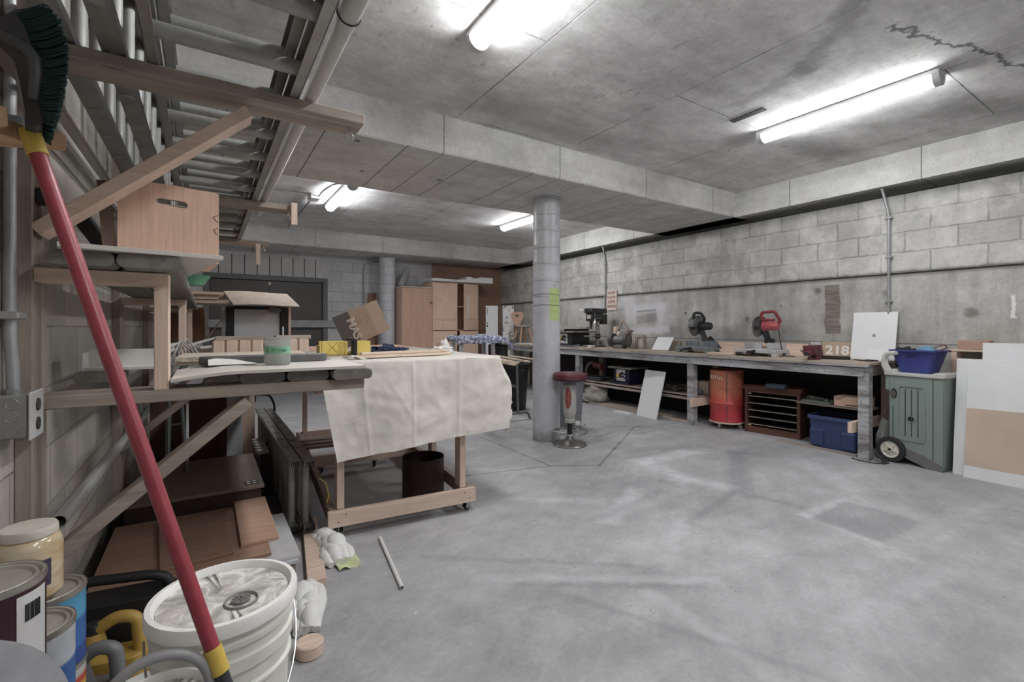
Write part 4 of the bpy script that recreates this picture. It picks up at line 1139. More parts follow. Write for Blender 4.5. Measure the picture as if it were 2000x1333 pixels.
solo('round_wood_slice', M().at((.335, 1.93, 0)).prism(circ(.05, 24), 0, .05, 'z', .004), fir('x'), 'round slice of wood on the floor right of the dusty pail', 'wood slice')
solo('cardboard_scrap', M().box(.24, .36, 2.33, 2.6, .0, .02), plain('scrap_grey', (168, 160, 152), .8), 'grey cardboard scrap on the floor between pail and plank', 'cardboard')
t = thing('plastic_tube', 'short white plastic tube lying alone on the open floor', 'tube', (.82, 2.45, 0))
part('tube', M().tube([(.862, 2.744, .011), (.784, 2.16, .011)], .010, 14), plain('tube_white', (222, 222, 220), .35), t, True)
part('bore', M().at((.7838, 2.1585, .011), PI / 2, 0, math.radians(-7.6)).lathe([(0, .0006), (.007, .0006), (.0072, -.001)], 14), DGREY, t, True)
# ------------------------------------------------------------------ rolling cart with the drop cloth
CR = math.radians(-4.5)
t = thing('work_cart', 'rolling timber work table under a pale drop cloth', 'work table', (.61, 2.88, 0), CR)
W, L = .92, 2.45
part('front_rail', M().box(-.01, W + .01, 0, .038, .07, .162, .002), fir('x'), t)
part('middle_rail', M().box(.038, W - .038, 1.34, 1.378, .07, .162, .002), fir('x'), t)
part('far_rail', M().box(-.01, W + .01, L - .038, L, .07, .162, .002), fir('x'), t)
part('side_rail', M().box(0, .038, .038, L - .038, .07, .162, .002), oldfir('y'), t)
part('side_rail', M().box(W - .038, W, .038, L - .038, .07, .162, .002), oldfir('y'), t)
for x0, y0 in ((.045, .04), (W - .09, .04), (.045, L - .13), (W - .09, L - .13), (W - .09, .62)):
    part('leg', M().box(x0, x0 + .042, y0, y0 + .088, .162 if y0 < .1 or y0 > 2 else .162, 1.02, .002), fir('z'), t)
part('table_top', M().box(-.06, 1.06, -.06, L + .05, 1.02, 1.045, .002), PLYL, t)
m = M()
for (x, y) in ((.05, .0), (.09, .0), (.85, .0), (.885, .0)):
    m.at((x, -.0002, .10 if x < .06 or x > .87 else .14), PI / 2).lathe([(0, .0005), (.004, .0005), (.004, -.001)], 8)
part('screw_heads', m, BLKP, t)
def caster(x, y, a):
    m = M().at((x, y, 0), 0, 0, a)
    m.box(-.03, .03, -.03, .03, .062, .07); m.box(-.018, -.014, -.02, .03, .022, .064); m.box(.014, .018, -.02, .03, .022, .064)
    c = part('caster', m, STEEL, t)
    m = M().at((x, y, .0), 0, 0, a); m2 = M(); m2.at((x, y, 0), 0, 0, a)
    mm = Matrix.Translation((x, y, 0)) @ Matrix.Rotation(a, 4, 'Z') @ Matrix.Translation((0, .012, .028)) @ Matrix.Rotation(PI / 2, 4, 'Y')
    w = M(); w.X = mm
    w.lathe([(0, -.011), (.022, -.011), (.028, -.007), (.028, .007), (.022, .011), (0, .011)], 20)
    part('wheel', w, BLKP, c)
for x, y, a in ((.06, .05, .4), (W - .04, .05, -1.0), (.10, 1.36, .6), (.55, 1.36, -.3), (.08, L - .06, .2), (W - .06, L - .06, 1.0)): caster(x, y, a)

CANV = None
n = NT('canvas')
wv = n.noise(n.vmul(n.pos, (180, 180, 180)), 1, 2)
st = n.noise(n.pos, 5, 6, .65)
col = n.gain(rgb(222, 217, 210), n.rng(st, .3, .7, .86, 1.08))
x_, y_, z_ = n.sep(n.pos)
col = n.mix(n.rng(n.noise(n.vmul(n.pos, (3, 3, 9)), 1.4, 5, .7), .56, .72, 0, .3), col, rgb(150, 142, 136))
n.bump(n.math('ADD', wv, n.math('MULTIPLY', n.noise(n.pos, 26, 4), .8)), .25, .004)
CANV = n.fin(col, .85, 0, .2)
t2 = thing('drop_cloth', 'pale canvas drop cloth draped over the front of the rolling work table', 'drop cloth', (.61, 2.88, 0), CR)
XE, YE, ZT = 1.065, -.066, 1.047
def cloth(u, v):
    s = -.075 + u * 1.565                    # across the table
    k = v * 1.85                           # from the back, over the front edge and down
    hem = .575 - .075 * min(s, 1.1)
    ds = max(0, s - XE); ybase = 1.22 - k
    dt = max(0, YE - ybase)
    dt = dt * hem / (1.85 - 1.22 + YE + .0) if dt > 0 else 0
    x = min(s, XE); y = max(ybase, YE)
    dr = (ds ** 3 + dt ** 3) ** (1 / 3) if (ds > 0 and dt > 0) else ds + dt
    rnd_ = .02
    z = ZT - max(0, dr - rnd_ * .4)
    if ds > 0: x += .012 + .10 * min(1, ds / .12) * (.35 + .65 * min(1, dt / .2)) * (1 - .5 * min(1, dt / .55)) * (1 if dt > 0 else .4)
    if dt > 0:
        y -= .008 + .015 * math.sin(min(1, dt / .3) * PI / 2)
        for cx, wd, am in ((.16, .006, .005), (.47, .006, .006), (.78, .010, .007)):
            y -= am * math.exp(-((s - cx) / wd) ** 2)
        y += .018 * noise.noise(V((s * 3.0, dt * 2.2, 3))) + .010 * noise.noise(V((s * 8 + dt * 7, dt * 5 - s * 3, 7))) + .012 * math.sin(s * 9 + dt * 2) * min(1, dt / .4)
        x += .09 * (dt / .58) * max(0, 1 - s * 2.0) - (.0 if s > .15 else 0)
        z += .012 * noise.noise(V((s * 4, 2, 9))) * (dt / .5)
        q = (s - .2) * .45 + (dt - .2); y -= .0035 * math.exp(-(q / .012) ** 2) * max(0, 1 - abs(s - .4) / .35)
        q = (s - .3) * 1.6 - (dt - .1); y -= .0035 * math.exp(-(q / .02) ** 2) * max(0, 1 - abs(s - .42) / .16)
        q = (s - .55) * .3 + (dt - .42); y -= .004 * math.exp(-(q / .014) ** 2) * max(0, 1 - abs(s - .6) / .35)
        y += .010 * abs(noise.noise(V((s * 5 - dt * 4, dt * 6 + s * 2, 13)))) + .006 * abs(noise.noise(V((s * 11 + dt * 6, dt * 9 - s * 5, 21))))
    else:
        z += .006 * (noise.noise(V((s * 4, ybase * 4, 1))) + .5)
    return (x, y, z)
part('cloth', M().grid(150, 120, cloth, .0025), CANV, t2, smooth=80)

# things on the cart
CT = 1.0535
t = thing('mitre_box', 'yellow plastic mitre box on the work table', 'mitre box', (.86, 3.42, CT), math.radians(2))
YMB = plain('mitre_yellow', (226, 198, 92), .45, 0, .06)
m = M(); m.box(-.20, -.03, -.05, -.038, 0, .098, .002); m.box(-.02, .02, -.05, -.038, 0, .03); m.box(.03, .13, -.05, -.038, 0, .098, .002)
m.box(-.20, -.03, .038, .05, 0, .098, .002); m.box(.03, .13, .038, .05, 0, .098, .002); m.box(-.20, .13, -.05, .05, 0, .012); m.box(-.03, .03, -.05, .05, 0, .012)
m.box(-.215, -.20, -.045, .045, 0, .07, .003)
part('box', m, YMB, t)
m = M(); m.bar((-.165, -.0508, .02), (-.10, -.0508, .09), .0015, .003); m.bar((-.165, -.0508, .09), (-.10, -.0508, .02), .0015, .003)
for k in range(6): m.box(-.09 + k * .009, -.088 + k * .009, -.0512, -.05, .005, .094)
part('guide_lines', m, plain('mitre_line', (150, 126, 50), .5), t)
t = thing('work_clamp', 'black clamp gripping the middle of the yellow mitre box', 'clamp', (.865, 3.338, CT), 0)
m = M(); m.box(-.018, .018, -.028, .012, .0, .115, .006); m.box(-.012, .012, -.0, .16, .100, .118, .003)
part('clamp_body', m, BLKP, t)
t = thing('blue_gloves', 'crumpled dark blue cloth on the work table', 'cloth', (1.17, 3.55, CT))
m = M(); m.blob((1.13, 3.52, CT + .022), (.09, .06, .028), 3, .6, 2.5, 4); m.blob((1.24, 3.56, CT + .018), (.08, .06, .024), 6, .6, 2.5, 4); m.blob((1.18, 3.58, CT + .035), (.05, .05, .032), 9, .5, 2.5, 3)
part('fabric', m, plain('navy_cloth', (46, 58, 92), .85, 0, .2, 20), t, True, 60)
for i, (p, q, lb) in enumerate([((.78, 2.98, CT + .009), (1.46, 3.06, CT + .009), 'front pine strip lying along the drop cloth edge'), ((.80, 3.03, CT + .009), (1.48, 3.11, CT + .009), 'middle pine strip lying along the drop cloth edge'), ((.82, 3.00, CT + .028), (1.44, 3.09, CT + .028), 'upper pine strip lying on the two others on the drop cloth')]):
    solo('pine_strip', M().bar(p, q, .032, .017, (0, 0, 1), .002), wood('pale_pine', (222, 202, 182), 'x', (200, 176, 154), .6, .5, .03), lb, 'timber strip', 'pine strips on the drop cloth')
t = thing('white_rag', 'crumpled white rag at the right end of the pine strips', 'rag', (1.5, 3.2, CT))
m = M(); m.blob((1.46, 3.2, CT + .02), (.08, .05, .03), 21, .6, 2.5, 4); m.blob((1.50, 3.22, CT + .05), (.035, .03, .05), 22, .5, 2.5, 3)
part('fabric', m, plain('rag_white', (226, 222, 216), .85), t, True, 60)
def fn(u, v): return (.74 + u * .10, 2.93 + v * .08, CT + .004 + .02 * u * v + .01 * math.sin(u * 6))
solo('tape_scrap', M().grid(8, 6, fn, .001), plain('tape_scrap_pale', (214, 206, 196), .6), 'torn pale paper strip left of the pine strips on the drop cloth', 'paper')
solo('black_rule', M().bar((.74, 3.08, CT + .004), (.90, 3.16, CT + .004), .03, .004), BLKP, 'thin black strip lying on the drop cloth left of the pine strips', 'strip')
solo('pale_board', M().box(.86, 1.6, 3.7, 4.1, CT, CT + .012), PALE, 'pale flat board behind the blue cloth on the work table', 'board')
# tilted carton
t = thing('tilted_carton', 'open cardboard carton with a printed word, tipped on the work table', 'carton', (1.06, 4.38, CT + .022), math.radians(-14), None, 0, math.radians(-24))
BW, BD, BH = .31, .22, .28
TAN = plain('carton_tan', (178, 150, 128), .8, 0, .05); CGR = plain('carton_grey_print', (98, 90, 88), .8, 0, .05)
m = M(); m.box(0, BW, 0, .005, -.02, BH); m.box(0, BW, BD - .005, BD, -.02, BH); m.box(0, .005, .005, BD - .005, -.02, BH); m.box(.005, BW, .005, BD - .005, BH - .005, BH)
part('walls', m, TAN, t)
part('printed_panel', M().box(.001, .145, -.0015, -.0002, -.02, BH - .001), CGR, t)
text('lettering', 'MAS', .105, plain('carton_letters', (206, 190, 176), .8), t, mtx((.135, -.0022, BH - .165), (0, 0, -1), (1, 0, 0)), .0004, 1.0, False, .002)
m = M(); m.at((.235, -.0012, .17), PI / 2).lathe([(.052, 0), (.052, .0008), (.055, .0008), (.055, 0)], 32)
m.at((.235, -.0012, .17), PI / 2).lathe([(.03, 0), (.03, .0008), (.032, .0008), (.032, 0)], 24, sx=1.0, sy=.6)
part('printed_ring', m, plain('carton_ring', (132, 106, 90), .8), t)
part('flap', M().at((BW, 0, 0), 0, 0, math.radians(20)).box(0, .12, 0, .005, -.02, BH), TAN, t)
part('flap', M().at((BW, .12, BH), 0, math.radians(-60)).box(0, .10, -.10, .11, -.005, 0), TAN, t)
part('flap', M().at((BW, BD, 0), 0, 0, math.radians(-35)).box(0, .11, -.005, 0, -.02, BH), TAN, t)
# rusty drum under it
RUST = plain('rusty_steel', (64, 44, 42), .6, .3, .35, 12, .2, .4, (96, 66, 54))
t = thing('steel_drum', 'rust-brown open steel drum standing under the work table', 'drum', (1.335, 3.235, 0))
part('shell', M().lathe([(0, .01), (.146, .01), (.148, 0), (.15, .004), (.15, .30), (.152, .304), (.150, .308), (.146, .304), (.145, .015), (0, .015)], 48), RUST, t)
for i in range(3):
    solo('timber_strip', M().bar((.68 + .02 * i, 4.5 + i * .14, .176), (1.56 - .1 * i, 4.42 + i * .16, .176), .05 + .02 * i, .024, (0, 0, 1), .002), oldfir('x'), ('nearest', 'middle', 'farthest')[i] + ' timber strip lying across the lower rails of the work table', 'timber strip', 'timber strips on the lower rails')
for i in range(0):
    solo('timber_strip', M().bar((.70 + .01 * i, 4.15 + i * .12, .176), (1.48, 4.55 + .16 * i, .176), .04, .022, (0, 0, 1), .002) if False else M().bar((.86 + i * .07, 4.12, .176), (.84 + i * .08, 5.42, .176), .045, .024, (0, 0, 1), .002), fir('y') if i % 2 else oldfir('y'), ('leftmost', 'second', 'third', 'rightmost')[i] + ' timber strip lying on the lower rails of the work table', 'timber strip', 'timber strips on the lower rails')

# ------------------------------------------------------------------ column area: stool, bins
MAR = plain('maroon_vinyl', (104, 38, 48), .42, 0, .12, 20)
t = thing('bar_stool', 'bar stool with a round maroon seat on a pedestal beside the round column', 'stool', (3.245, 3.855, 0))
part('seat', M().lathe([(0, .68), (.15, .68), (.172, .688), (.18, .70), (.182, .735), (.176, .752), (.15, .765), (0, .77)], 40), MAR, t)
part('seat_band', M().lathe([(.1815, .694), (.1835, .697), (.1835, .710), (.1815, .713)], 40), plain('band_dark', (66, 26, 34), .4), t)
part('seat_plate', M().lathe([(0, .655), (.06, .655), (.07, .68), (0, .68)], 24), plain('stool_grey', (120, 120, 118), .5), t)
part('upper_post', M().lathe([(0, .32), (.058, .32), (.066, .345), (.069, .36), (.069, .63), (.062, .645), (.03, .658), (0, .658)], 32), plain('stool_pale_grey', (168, 166, 162), .45, 0, .08), t)
part('collar', M().lathe([(.05, .235), (.054, .24), (.054, .275), (.048, .28), (.056, .30), (.060, .325), (0, .325)], 32), plain('stool_pale_grey', (168, 166, 162), .45), t)
part('lever_knob', M().at((.045, -.045, .225), PI / 2, 0, math.radians(40)).lathe([(0, .0), (.03, 0), (.032, .03), (.026, .045), (0, .046)], 20), plain('knob_pale', (186, 184, 180), .4), t)
part('lower_post', M().lathe([(0, .02), (.027, .02), (.027, .235), (.05, .24), (0, .24)], 24), BLKP, t)
m = M(); m.tube([(.182 * math.cos(a), .182 * math.sin(a), .14) for a in [2 * PI * k / 40 for k in range(40)]], .009, 10, False, True)
for a in (0.3, 0.3 + 2 * PI / 3, .3 + 4 * PI / 3): m.tube([(.02 * math.cos(a), .02 * math.sin(a), .115), (.18 * math.cos(a), .18 * math.sin(a), .14)], .006, 8)
part('foot_ring', m, metal('chrome', (190, 190, 190), .22), t)
part('base', M().lathe([(0, 0), (.181, 0), (.183, .008), (.175, .018), (.10, .032), (.05, .055), (.032, .10), (0, .10)], 48), metal('base_steel', (124, 122, 120), .38, None, .15, .6), t)
SR = .0695
am = math.atan2(-3.855, -3.245)
bd = M()
def onpost(an, zz, off=.0): return ((SR + off) * math.cos(an), (SR + off) * math.sin(an), zz)
def oval(wa, hz, off):
    c = onpost(am, .505, off); vs = [c] + [onpost(am - .35 + wa * math.cos(q), .505 + hz * math.sin(q), off) for q in [2 * PI * k / 40 for k in range(40)]]
    vs[0] = onpost(am - .35, .505, off)
    return vs, [(0, 1 + k, 1 + (k + 1) % 40) for k in range(40)]
def badge(wa, hz, o1, o2):
    m = M(); rings = 6; vs = []; fs = []
    for r_ in range(rings + 1):
        for k in range(40):
            q = 2 * PI * k / 40; f = r_ / rings
            vs.append(onpost(am - .3 + wa * f * math.cos(q), .505 + hz * f * math.sin(q), o2))
    for r_ in range(rings):
        for k in range(40): fs.append((r_ * 40 + k, r_ * 40 + (k + 1) % 40, (r_ + 1) * 40 + (k + 1) % 40, (r_ + 1) * 40 + k))
    return m.add(vs, fs)
b0 = part('badge', badge(.55, .112, 0, .0008), plain('badge_red', (136, 32, 40), .45), t, smooth=80)
m = M(); m.tube([onpost(am - .3 + .36 * math.cos(q), .505 + .098 * math.sin(q), .0012) for q in [2 * PI * k / 40 for k in range(40)]], .0011, 6, False, True)
part('badge_border', m, plain('badge_cream', (214, 196, 150), .5), b0)
m = M(); rb = random.Random(5)
for row, a in ((0, -.12), (1, .12)):
    for k in range(9):
        zz = .435 + k * .0165
        m.tube([onpost(am - .3 + a - .045, zz, .0014), onpost(am - .3 + a + .045, zz + rb.uniform(-.004, .006), .0014)], .0022, 5)
part('badge_marks', m, plain('badge_cream', (214, 196, 150), .5), b0)

BINB = plain('bin_black', (26, 26, 30), .42, 0, .12)
t = thing('rubbish_bin', 'large black rubbish bin left of the round column', 'bin', (3.93, 6.0, 0))
part('body', M().lathe([(0, 0), (.19, 0), (.195, .01), (.232, .60), (.24, .605), (.242, .65), (.25, .655), (.25, .685), (.24, .69), (.225, .685), (.185, .02), (0, .02)], 40), BINB, t)
m = M()
for a in (am + .55, am + 2.6, am - 1.2): m.at((.238 * math.cos(a), .238 * math.sin(a), .52), 0, 0, a).box(-.005, .03, -.06, .06, 0, .10, .008)
part('handle', m, BINB, t)
part('liner_edge', M().lathe([(.252, .64), (.256, .66), (.254, .69), (.24, .70), (.238, .692)], 40), plain('liner_black', (36, 36, 40), .25, 0, .3, 40), t)
GBN = plain('bin_grey', (118, 124, 130), .5, 0, .08)
t = thing('waste_bin', 'grey waste bin standing behind the bar stool', 'bin', (3.80, 4.52, 0), math.radians(30))
def taper(m, w0, d0, w1, d1, h, r, z0=0):
    a = rrect(w0, d0, r, 4); b = rrect(w1, d1, r, 4); k = len(a)
    m.add([(x, y, z0) for x, y in a] + [(x, y, z0 + h) for x, y in b], [tuple(range(k - 1, -1, -1))] + [(i, (i + 1) % k, k + (i + 1) % k, k + i) for i in range(k)])
    return m
m = taper(M(), .26, .24, .33, .30, .60, .05)
part('body', m, GBN, t)
m = M().shape(rrect(.36, .33, .06, 4), rrect(.31, .28, .05, 4), .585, .62, 'z')
part('rim', m, plain('bin_rim', (140, 146, 150), .45), t)
part('inner_wall', taper(M(), .25, .23, .312, .282, .60, .05, .012), plain('bin_inside', (84, 88, 92), .6), t)
part('hanging_rag', M().at((.19, -.05, .50), 0, 0).blob((0, 0, 0), (.03, .07, .10), 4, .5, 2.5, 3), plain('rag_blue', (96, 110, 130), .85), t)
t = thing('note_sheet', 'green paper note taped to the round column', 'note', (3.06, 4.09, 1.34))
A0, A1 = math.atan2(-4.19, -3.19), 0
am2 = math.atan2(0 - 4.19, 0 - 3.19)
NG = plain('note_green', (184, 206, 128), .7, 0, .04)
m = M(); vs = []; a_lo, a_hi = am2 + .22, am2 + 1.12
for k in range(13):
    a = a_lo + (a_hi - a_lo) * k / 12
    for zz in (1.32, 1.67): vs.append((3.19 + .1536 * math.cos(a), 4.19 + .1536 * math.sin(a), zz))
m.add(vs, [(2 * k, 2 * k + 2, 2 * k + 3, 2 * k + 1) for k in range(12)])
part('paper', m, NG, t, True, 80)
m = M()
for zz, w in ((1.60, .6), (1.585, .62), (1.555, .5), (1.54, .62), (1.525, .55), (1.495, .6), (1.48, .45), (1.43, .5), (1.415, .55), (1.40, .3)):
    m.tube([(3.19 + .154 * math.cos(a), 4.19 + .154 * math.sin(a), zz) for a in [am2 + .34 + w * k / 6 for k in range(7)]], .0012, 4)
part('ruled_lines', m, plain('note_lines', (142, 166, 96), .7), t, True)
WIREB = plain('tie_wire', (70, 70, 72), .5)
for zz, lb in ((1.605, 'upper'), (1.485, 'lower')):
    solo('tie_wire', M().tube([(3.19 + .1555 * math.cos(a), 4.19 + .1555 * math.sin(a), zz + .006 * math.sin(2 * a)) for a in [2 * PI * k / 48 for k in range(48)]], .0018, 5, False, True), WIREB, lb + ' thin wire tied round the column over the green note', 'wire', 'wires round the column')

# lumber on a folding stand, behind the work table
t = thing('work_stand', 'grey tubular stand carrying loose timber strips beside the black bin', 'stand', (3.45, 5.55, 0))
GS = metal('stand_grey', (128, 128, 126), .45, None, .1, .5)
m = M()
for yy in (5.25, 5.95):
    m.tube(bend([(3.18, yy + .05, .01), (3.2, yy + .04, .08), (3.66, yy - .02, .10), (3.70, yy - .02, .01)], .05), .016, 10)
    m.tube([(3.52, yy, .09), (3.50, yy, .762)], .018, 10)
part('legs', m, GS, t, True)
for yy in (5.25, 5.95): part('top_bar', M().box(3.02, 4.0, yy - .02, yy + .02, .762, .788, .003), GS, t, True)
part('cross_bar', M().bar((3.50, 5.25, .45), (3.5, 5.95, .45), .03, .03), GS, t, True)
sp = [((3.40, 6.2, .798), (3.07, 4.66, .798)), ((3.47, 6.15, .798), (3.14, 4.74, .798)), ((3.44, 6.1, .817), (3.11, 4.85, .817)), ((3.62, 6.22, .798), (3.30, 4.92, .798)), ((3.74, 6.2, .798), (3.54, 5.02, .798)), ((3.98, 6.2, .798), (3.84, 5.2, .798)), ((3.70, 6.15, .817), (3.42, 5.0, .817))]
sl = ['longest pine strip, nearest the drop cloth, on the stand beside the bin', 'long pine strip, second nearest the drop cloth, on the stand', 'pine strip lying on top of the two nearest the drop cloth', 'pine strip in the middle of the pile on the stand', 'pine strip right of the middle of the pile on the stand', 'pine strip farthest right on the stand, over the black bin', 'pine strip lying on top of the middle of the pile on the stand']
for i, ((p, q), lb) in enumerate(zip(sp, sl)):
    solo('pine_strip', M().bar(p, q, .036, .018, (0, 0, 1), .002), wood('pale_pine', (222, 202, 182), 'y', (200, 176, 154), .6, .5, .03), lb, 'timber strip', 'timber strips on the stand')
# white trestle with a blue quilted cover
t = thing('trestle_table', 'small white workbench under a blue quilted cover, behind the work table', 'table', (3.55, 6.5, 0), math.radians(-5))
PW = plain('bench_white', (196, 198, 200), .5, 0, .1, 8, 0, .2)
part('table_top', M().box(-.36, .30, -.22, .22, 1.02, 1.065, .004), PW, t)
for x in (-.30, .22):
    for y in (-.17, .17):
        part('leg', M().bar((x * 1.15, y * 1.2, 0), (x, y, 1.02), .05, .05, (0, 1, 0)), PW, t)
part('side_bin', M().box(.31, .48, -.2, .2, .70, .97, .02), BLKP, t)
part('side_wheel', M().at((.36, -.21, .80), PI / 2).lathe([(0, 0), (.085, 0), (.085, .03), (.05, .035), (0, .035)], 24), plain('wheel_dark', (40, 42, 46), .5), t)
n = NT('quilt_blue')
vv = n.voro(n.vmul(n.pos, (28, 28, 28)), 1.0)
QB = n.fin(n.ramp(vv, [(.15, rgb(60, 64, 84)), (.5, rgb(104, 110, 132)), (.8, rgb(178, 184, 200))]), .85)
def fn(u, v):
    x = -.40 + u * .94; y = -.28 + v * .56; z = 1.085 + .03 * abs(noise.noise(V((u * 5, v * 5, 1)))) + .02 * v
    d = max(0, -.235 - y) + max(0, y - .235) + max(0, -.375 - x) * .8
    z -= d * 1.9
    if x > .33: z -= (x - .33) * .45 - .03 * math.sin((x - .33) * 18)
    return (x, y, z + .02 * noise.noise(V((u * 9, v * 9, 5))))
t3 = thing('quilted_cover', 'blue and white patterned quilted cover on the small white workbench', 'cover', (3.55, 6.5, 1.066), math.radians(-5))
part('fabric', M().at((0, 0, -1.066)).grid(40, 30, fn, .006), QB, t3, smooth=80)
solo('white_bar', M().box(3.50, 3.72, 6.36, 6.385, 1.125, 1.14, .002), PW, 'short white bar lying on the quilted cover', 'bar')
# ------------------------------------------------------------------ the long bench on the right
n = NT('bench_paint_worn')
x, y, z = n.sep(n.pos)
f = n.noise(n.vmul(n.pos, (6, 1.2, 9)), 1.6, 7, .7)
g = n.noise(n.pos, 22, 5, .7)
col = n.ramp(f, [(.3, rgb(92, 88, 86)), (.45, rgb(140, 138, 138)), (.58, rgb(176, 176, 182)), (.72, rgb(150, 148, 152))])
col = n.mix(n.rng(g, .56, .7, 0, .7), col, rgb(84, 78, 72))
BENP = n.fin(col, .6)
n = NT('bench_top_worn')
f = n.noise(n.vmul(n.pos, (9, 1.5, 9)), 1.6, 6, .7)
col = n.ramp(f, [(.32, rgb(122, 108, 96)), (.5, rgb(176, 160, 142)), (.66, rgb(168, 162, 158))])
col = n.mix(n.rng(n.noise(n.pos, 9, 6, .7), .55, .68, 0, .6), col, rgb(108, 104, 102))
BENT = n.fin(col, .65)
t = thing('workbench', 'long paint-stained timber workbench along the right wall', 'workbench', (5.5, 5.2, 0))
m = M(); YB0, YB1 = 1.84, 8.2
m.prism([(5.13, YB0 + .02), (5.15, YB0), (5.80, YB0), (5.83, 4.2), (5.91, YB1), (5.13, YB1)], .893, .915)
part('top', m, BENT, t, True)
part('top_edge', M().box(5.13, 5.17, YB0 + .01, YB1, .872, .8925, .002), BENP, t, True)
part('skirt', M().box(5.152, 5.19, YB0 + .05, YB1, .782, .868, .002), BENP, t, True)
part('end_skirt', M().box(5.191, 5.78, YB0 + .05, YB0 + .09, .78, .89, .002), oldfir('x'), t, True)
for yy in (1.90, 3.78, 5.95, 7.95):
    part('leg', M().box(5.165, 5.255, yy - .045, yy + .045, 0, .89, .003), BENP, t, True)
    part('leg', M().box(5.70, 5.78, yy - .045, yy + .045, 0, .89, .003), oldfir('z'), t, True)
for yy in (1.98, 3.71, 6.02):
    part('bearer', M().box(5.09, 5.78, yy - .019, yy + .019, .25, .35, .002), fir('x'), t, True)
part('lower_shelf', M().box(5.28, 5.69, 3.69, 6.25, .352, .372, .002), oldfir('y'), t, True)
part('shelf_lip', M().box(5.265, 5.28, 3.84, 5.9, .30, .335, .002), oldfir('y'), t, True)
part('side_shelf', M().box(5.42, 5.69, 1.96, 2.62, .42, .44, .002), oldfir('y'), t, True)
part('back_panel', M().box(5.80, 5.815, 1.90, 8.2, .02, .872), plain('under_bench_shade', (40, 36, 34), .9), t, True)  # dark sheet added to paint in the deep shade under the bench
m = M(); m.box(5.30, 5.34, 4.0, 5.8, 0, .035, .003); m.box(5.36, 5.44, 4.3, 6.0, 0, .03, .003)
solo('floor_board', M().box(5.24, 5.32, 4.62, 5.75, 0, .035, .003), oldfir('y'), 'front timber board on the floor under the bench, left of the white panel', 'board', 'boards on the floor under the bench')
solo('floor_board', M().box(5.34, 5.46, 4.2, 5.9, 0, .045, .003), oldfir('y'), 'rear timber board on the floor under the bench, left of the white panel', 'board', 'boards on the floor under the bench')
solo('floor_strip', M().bar((5.27, 2.75, .008), (5.26, 1.98, .008), .05, .015), oldfir('y'), 'thin dark strip on the floor in front of the blue tote', 'strip')
solo('floor_strip', M().bar((5.33, 4.35, .010), (5.30, 3.85, .010), .06, .02), fir('y'), 'thin pale strip on the floor by the middle bench leg', 'strip')
BT = .9155

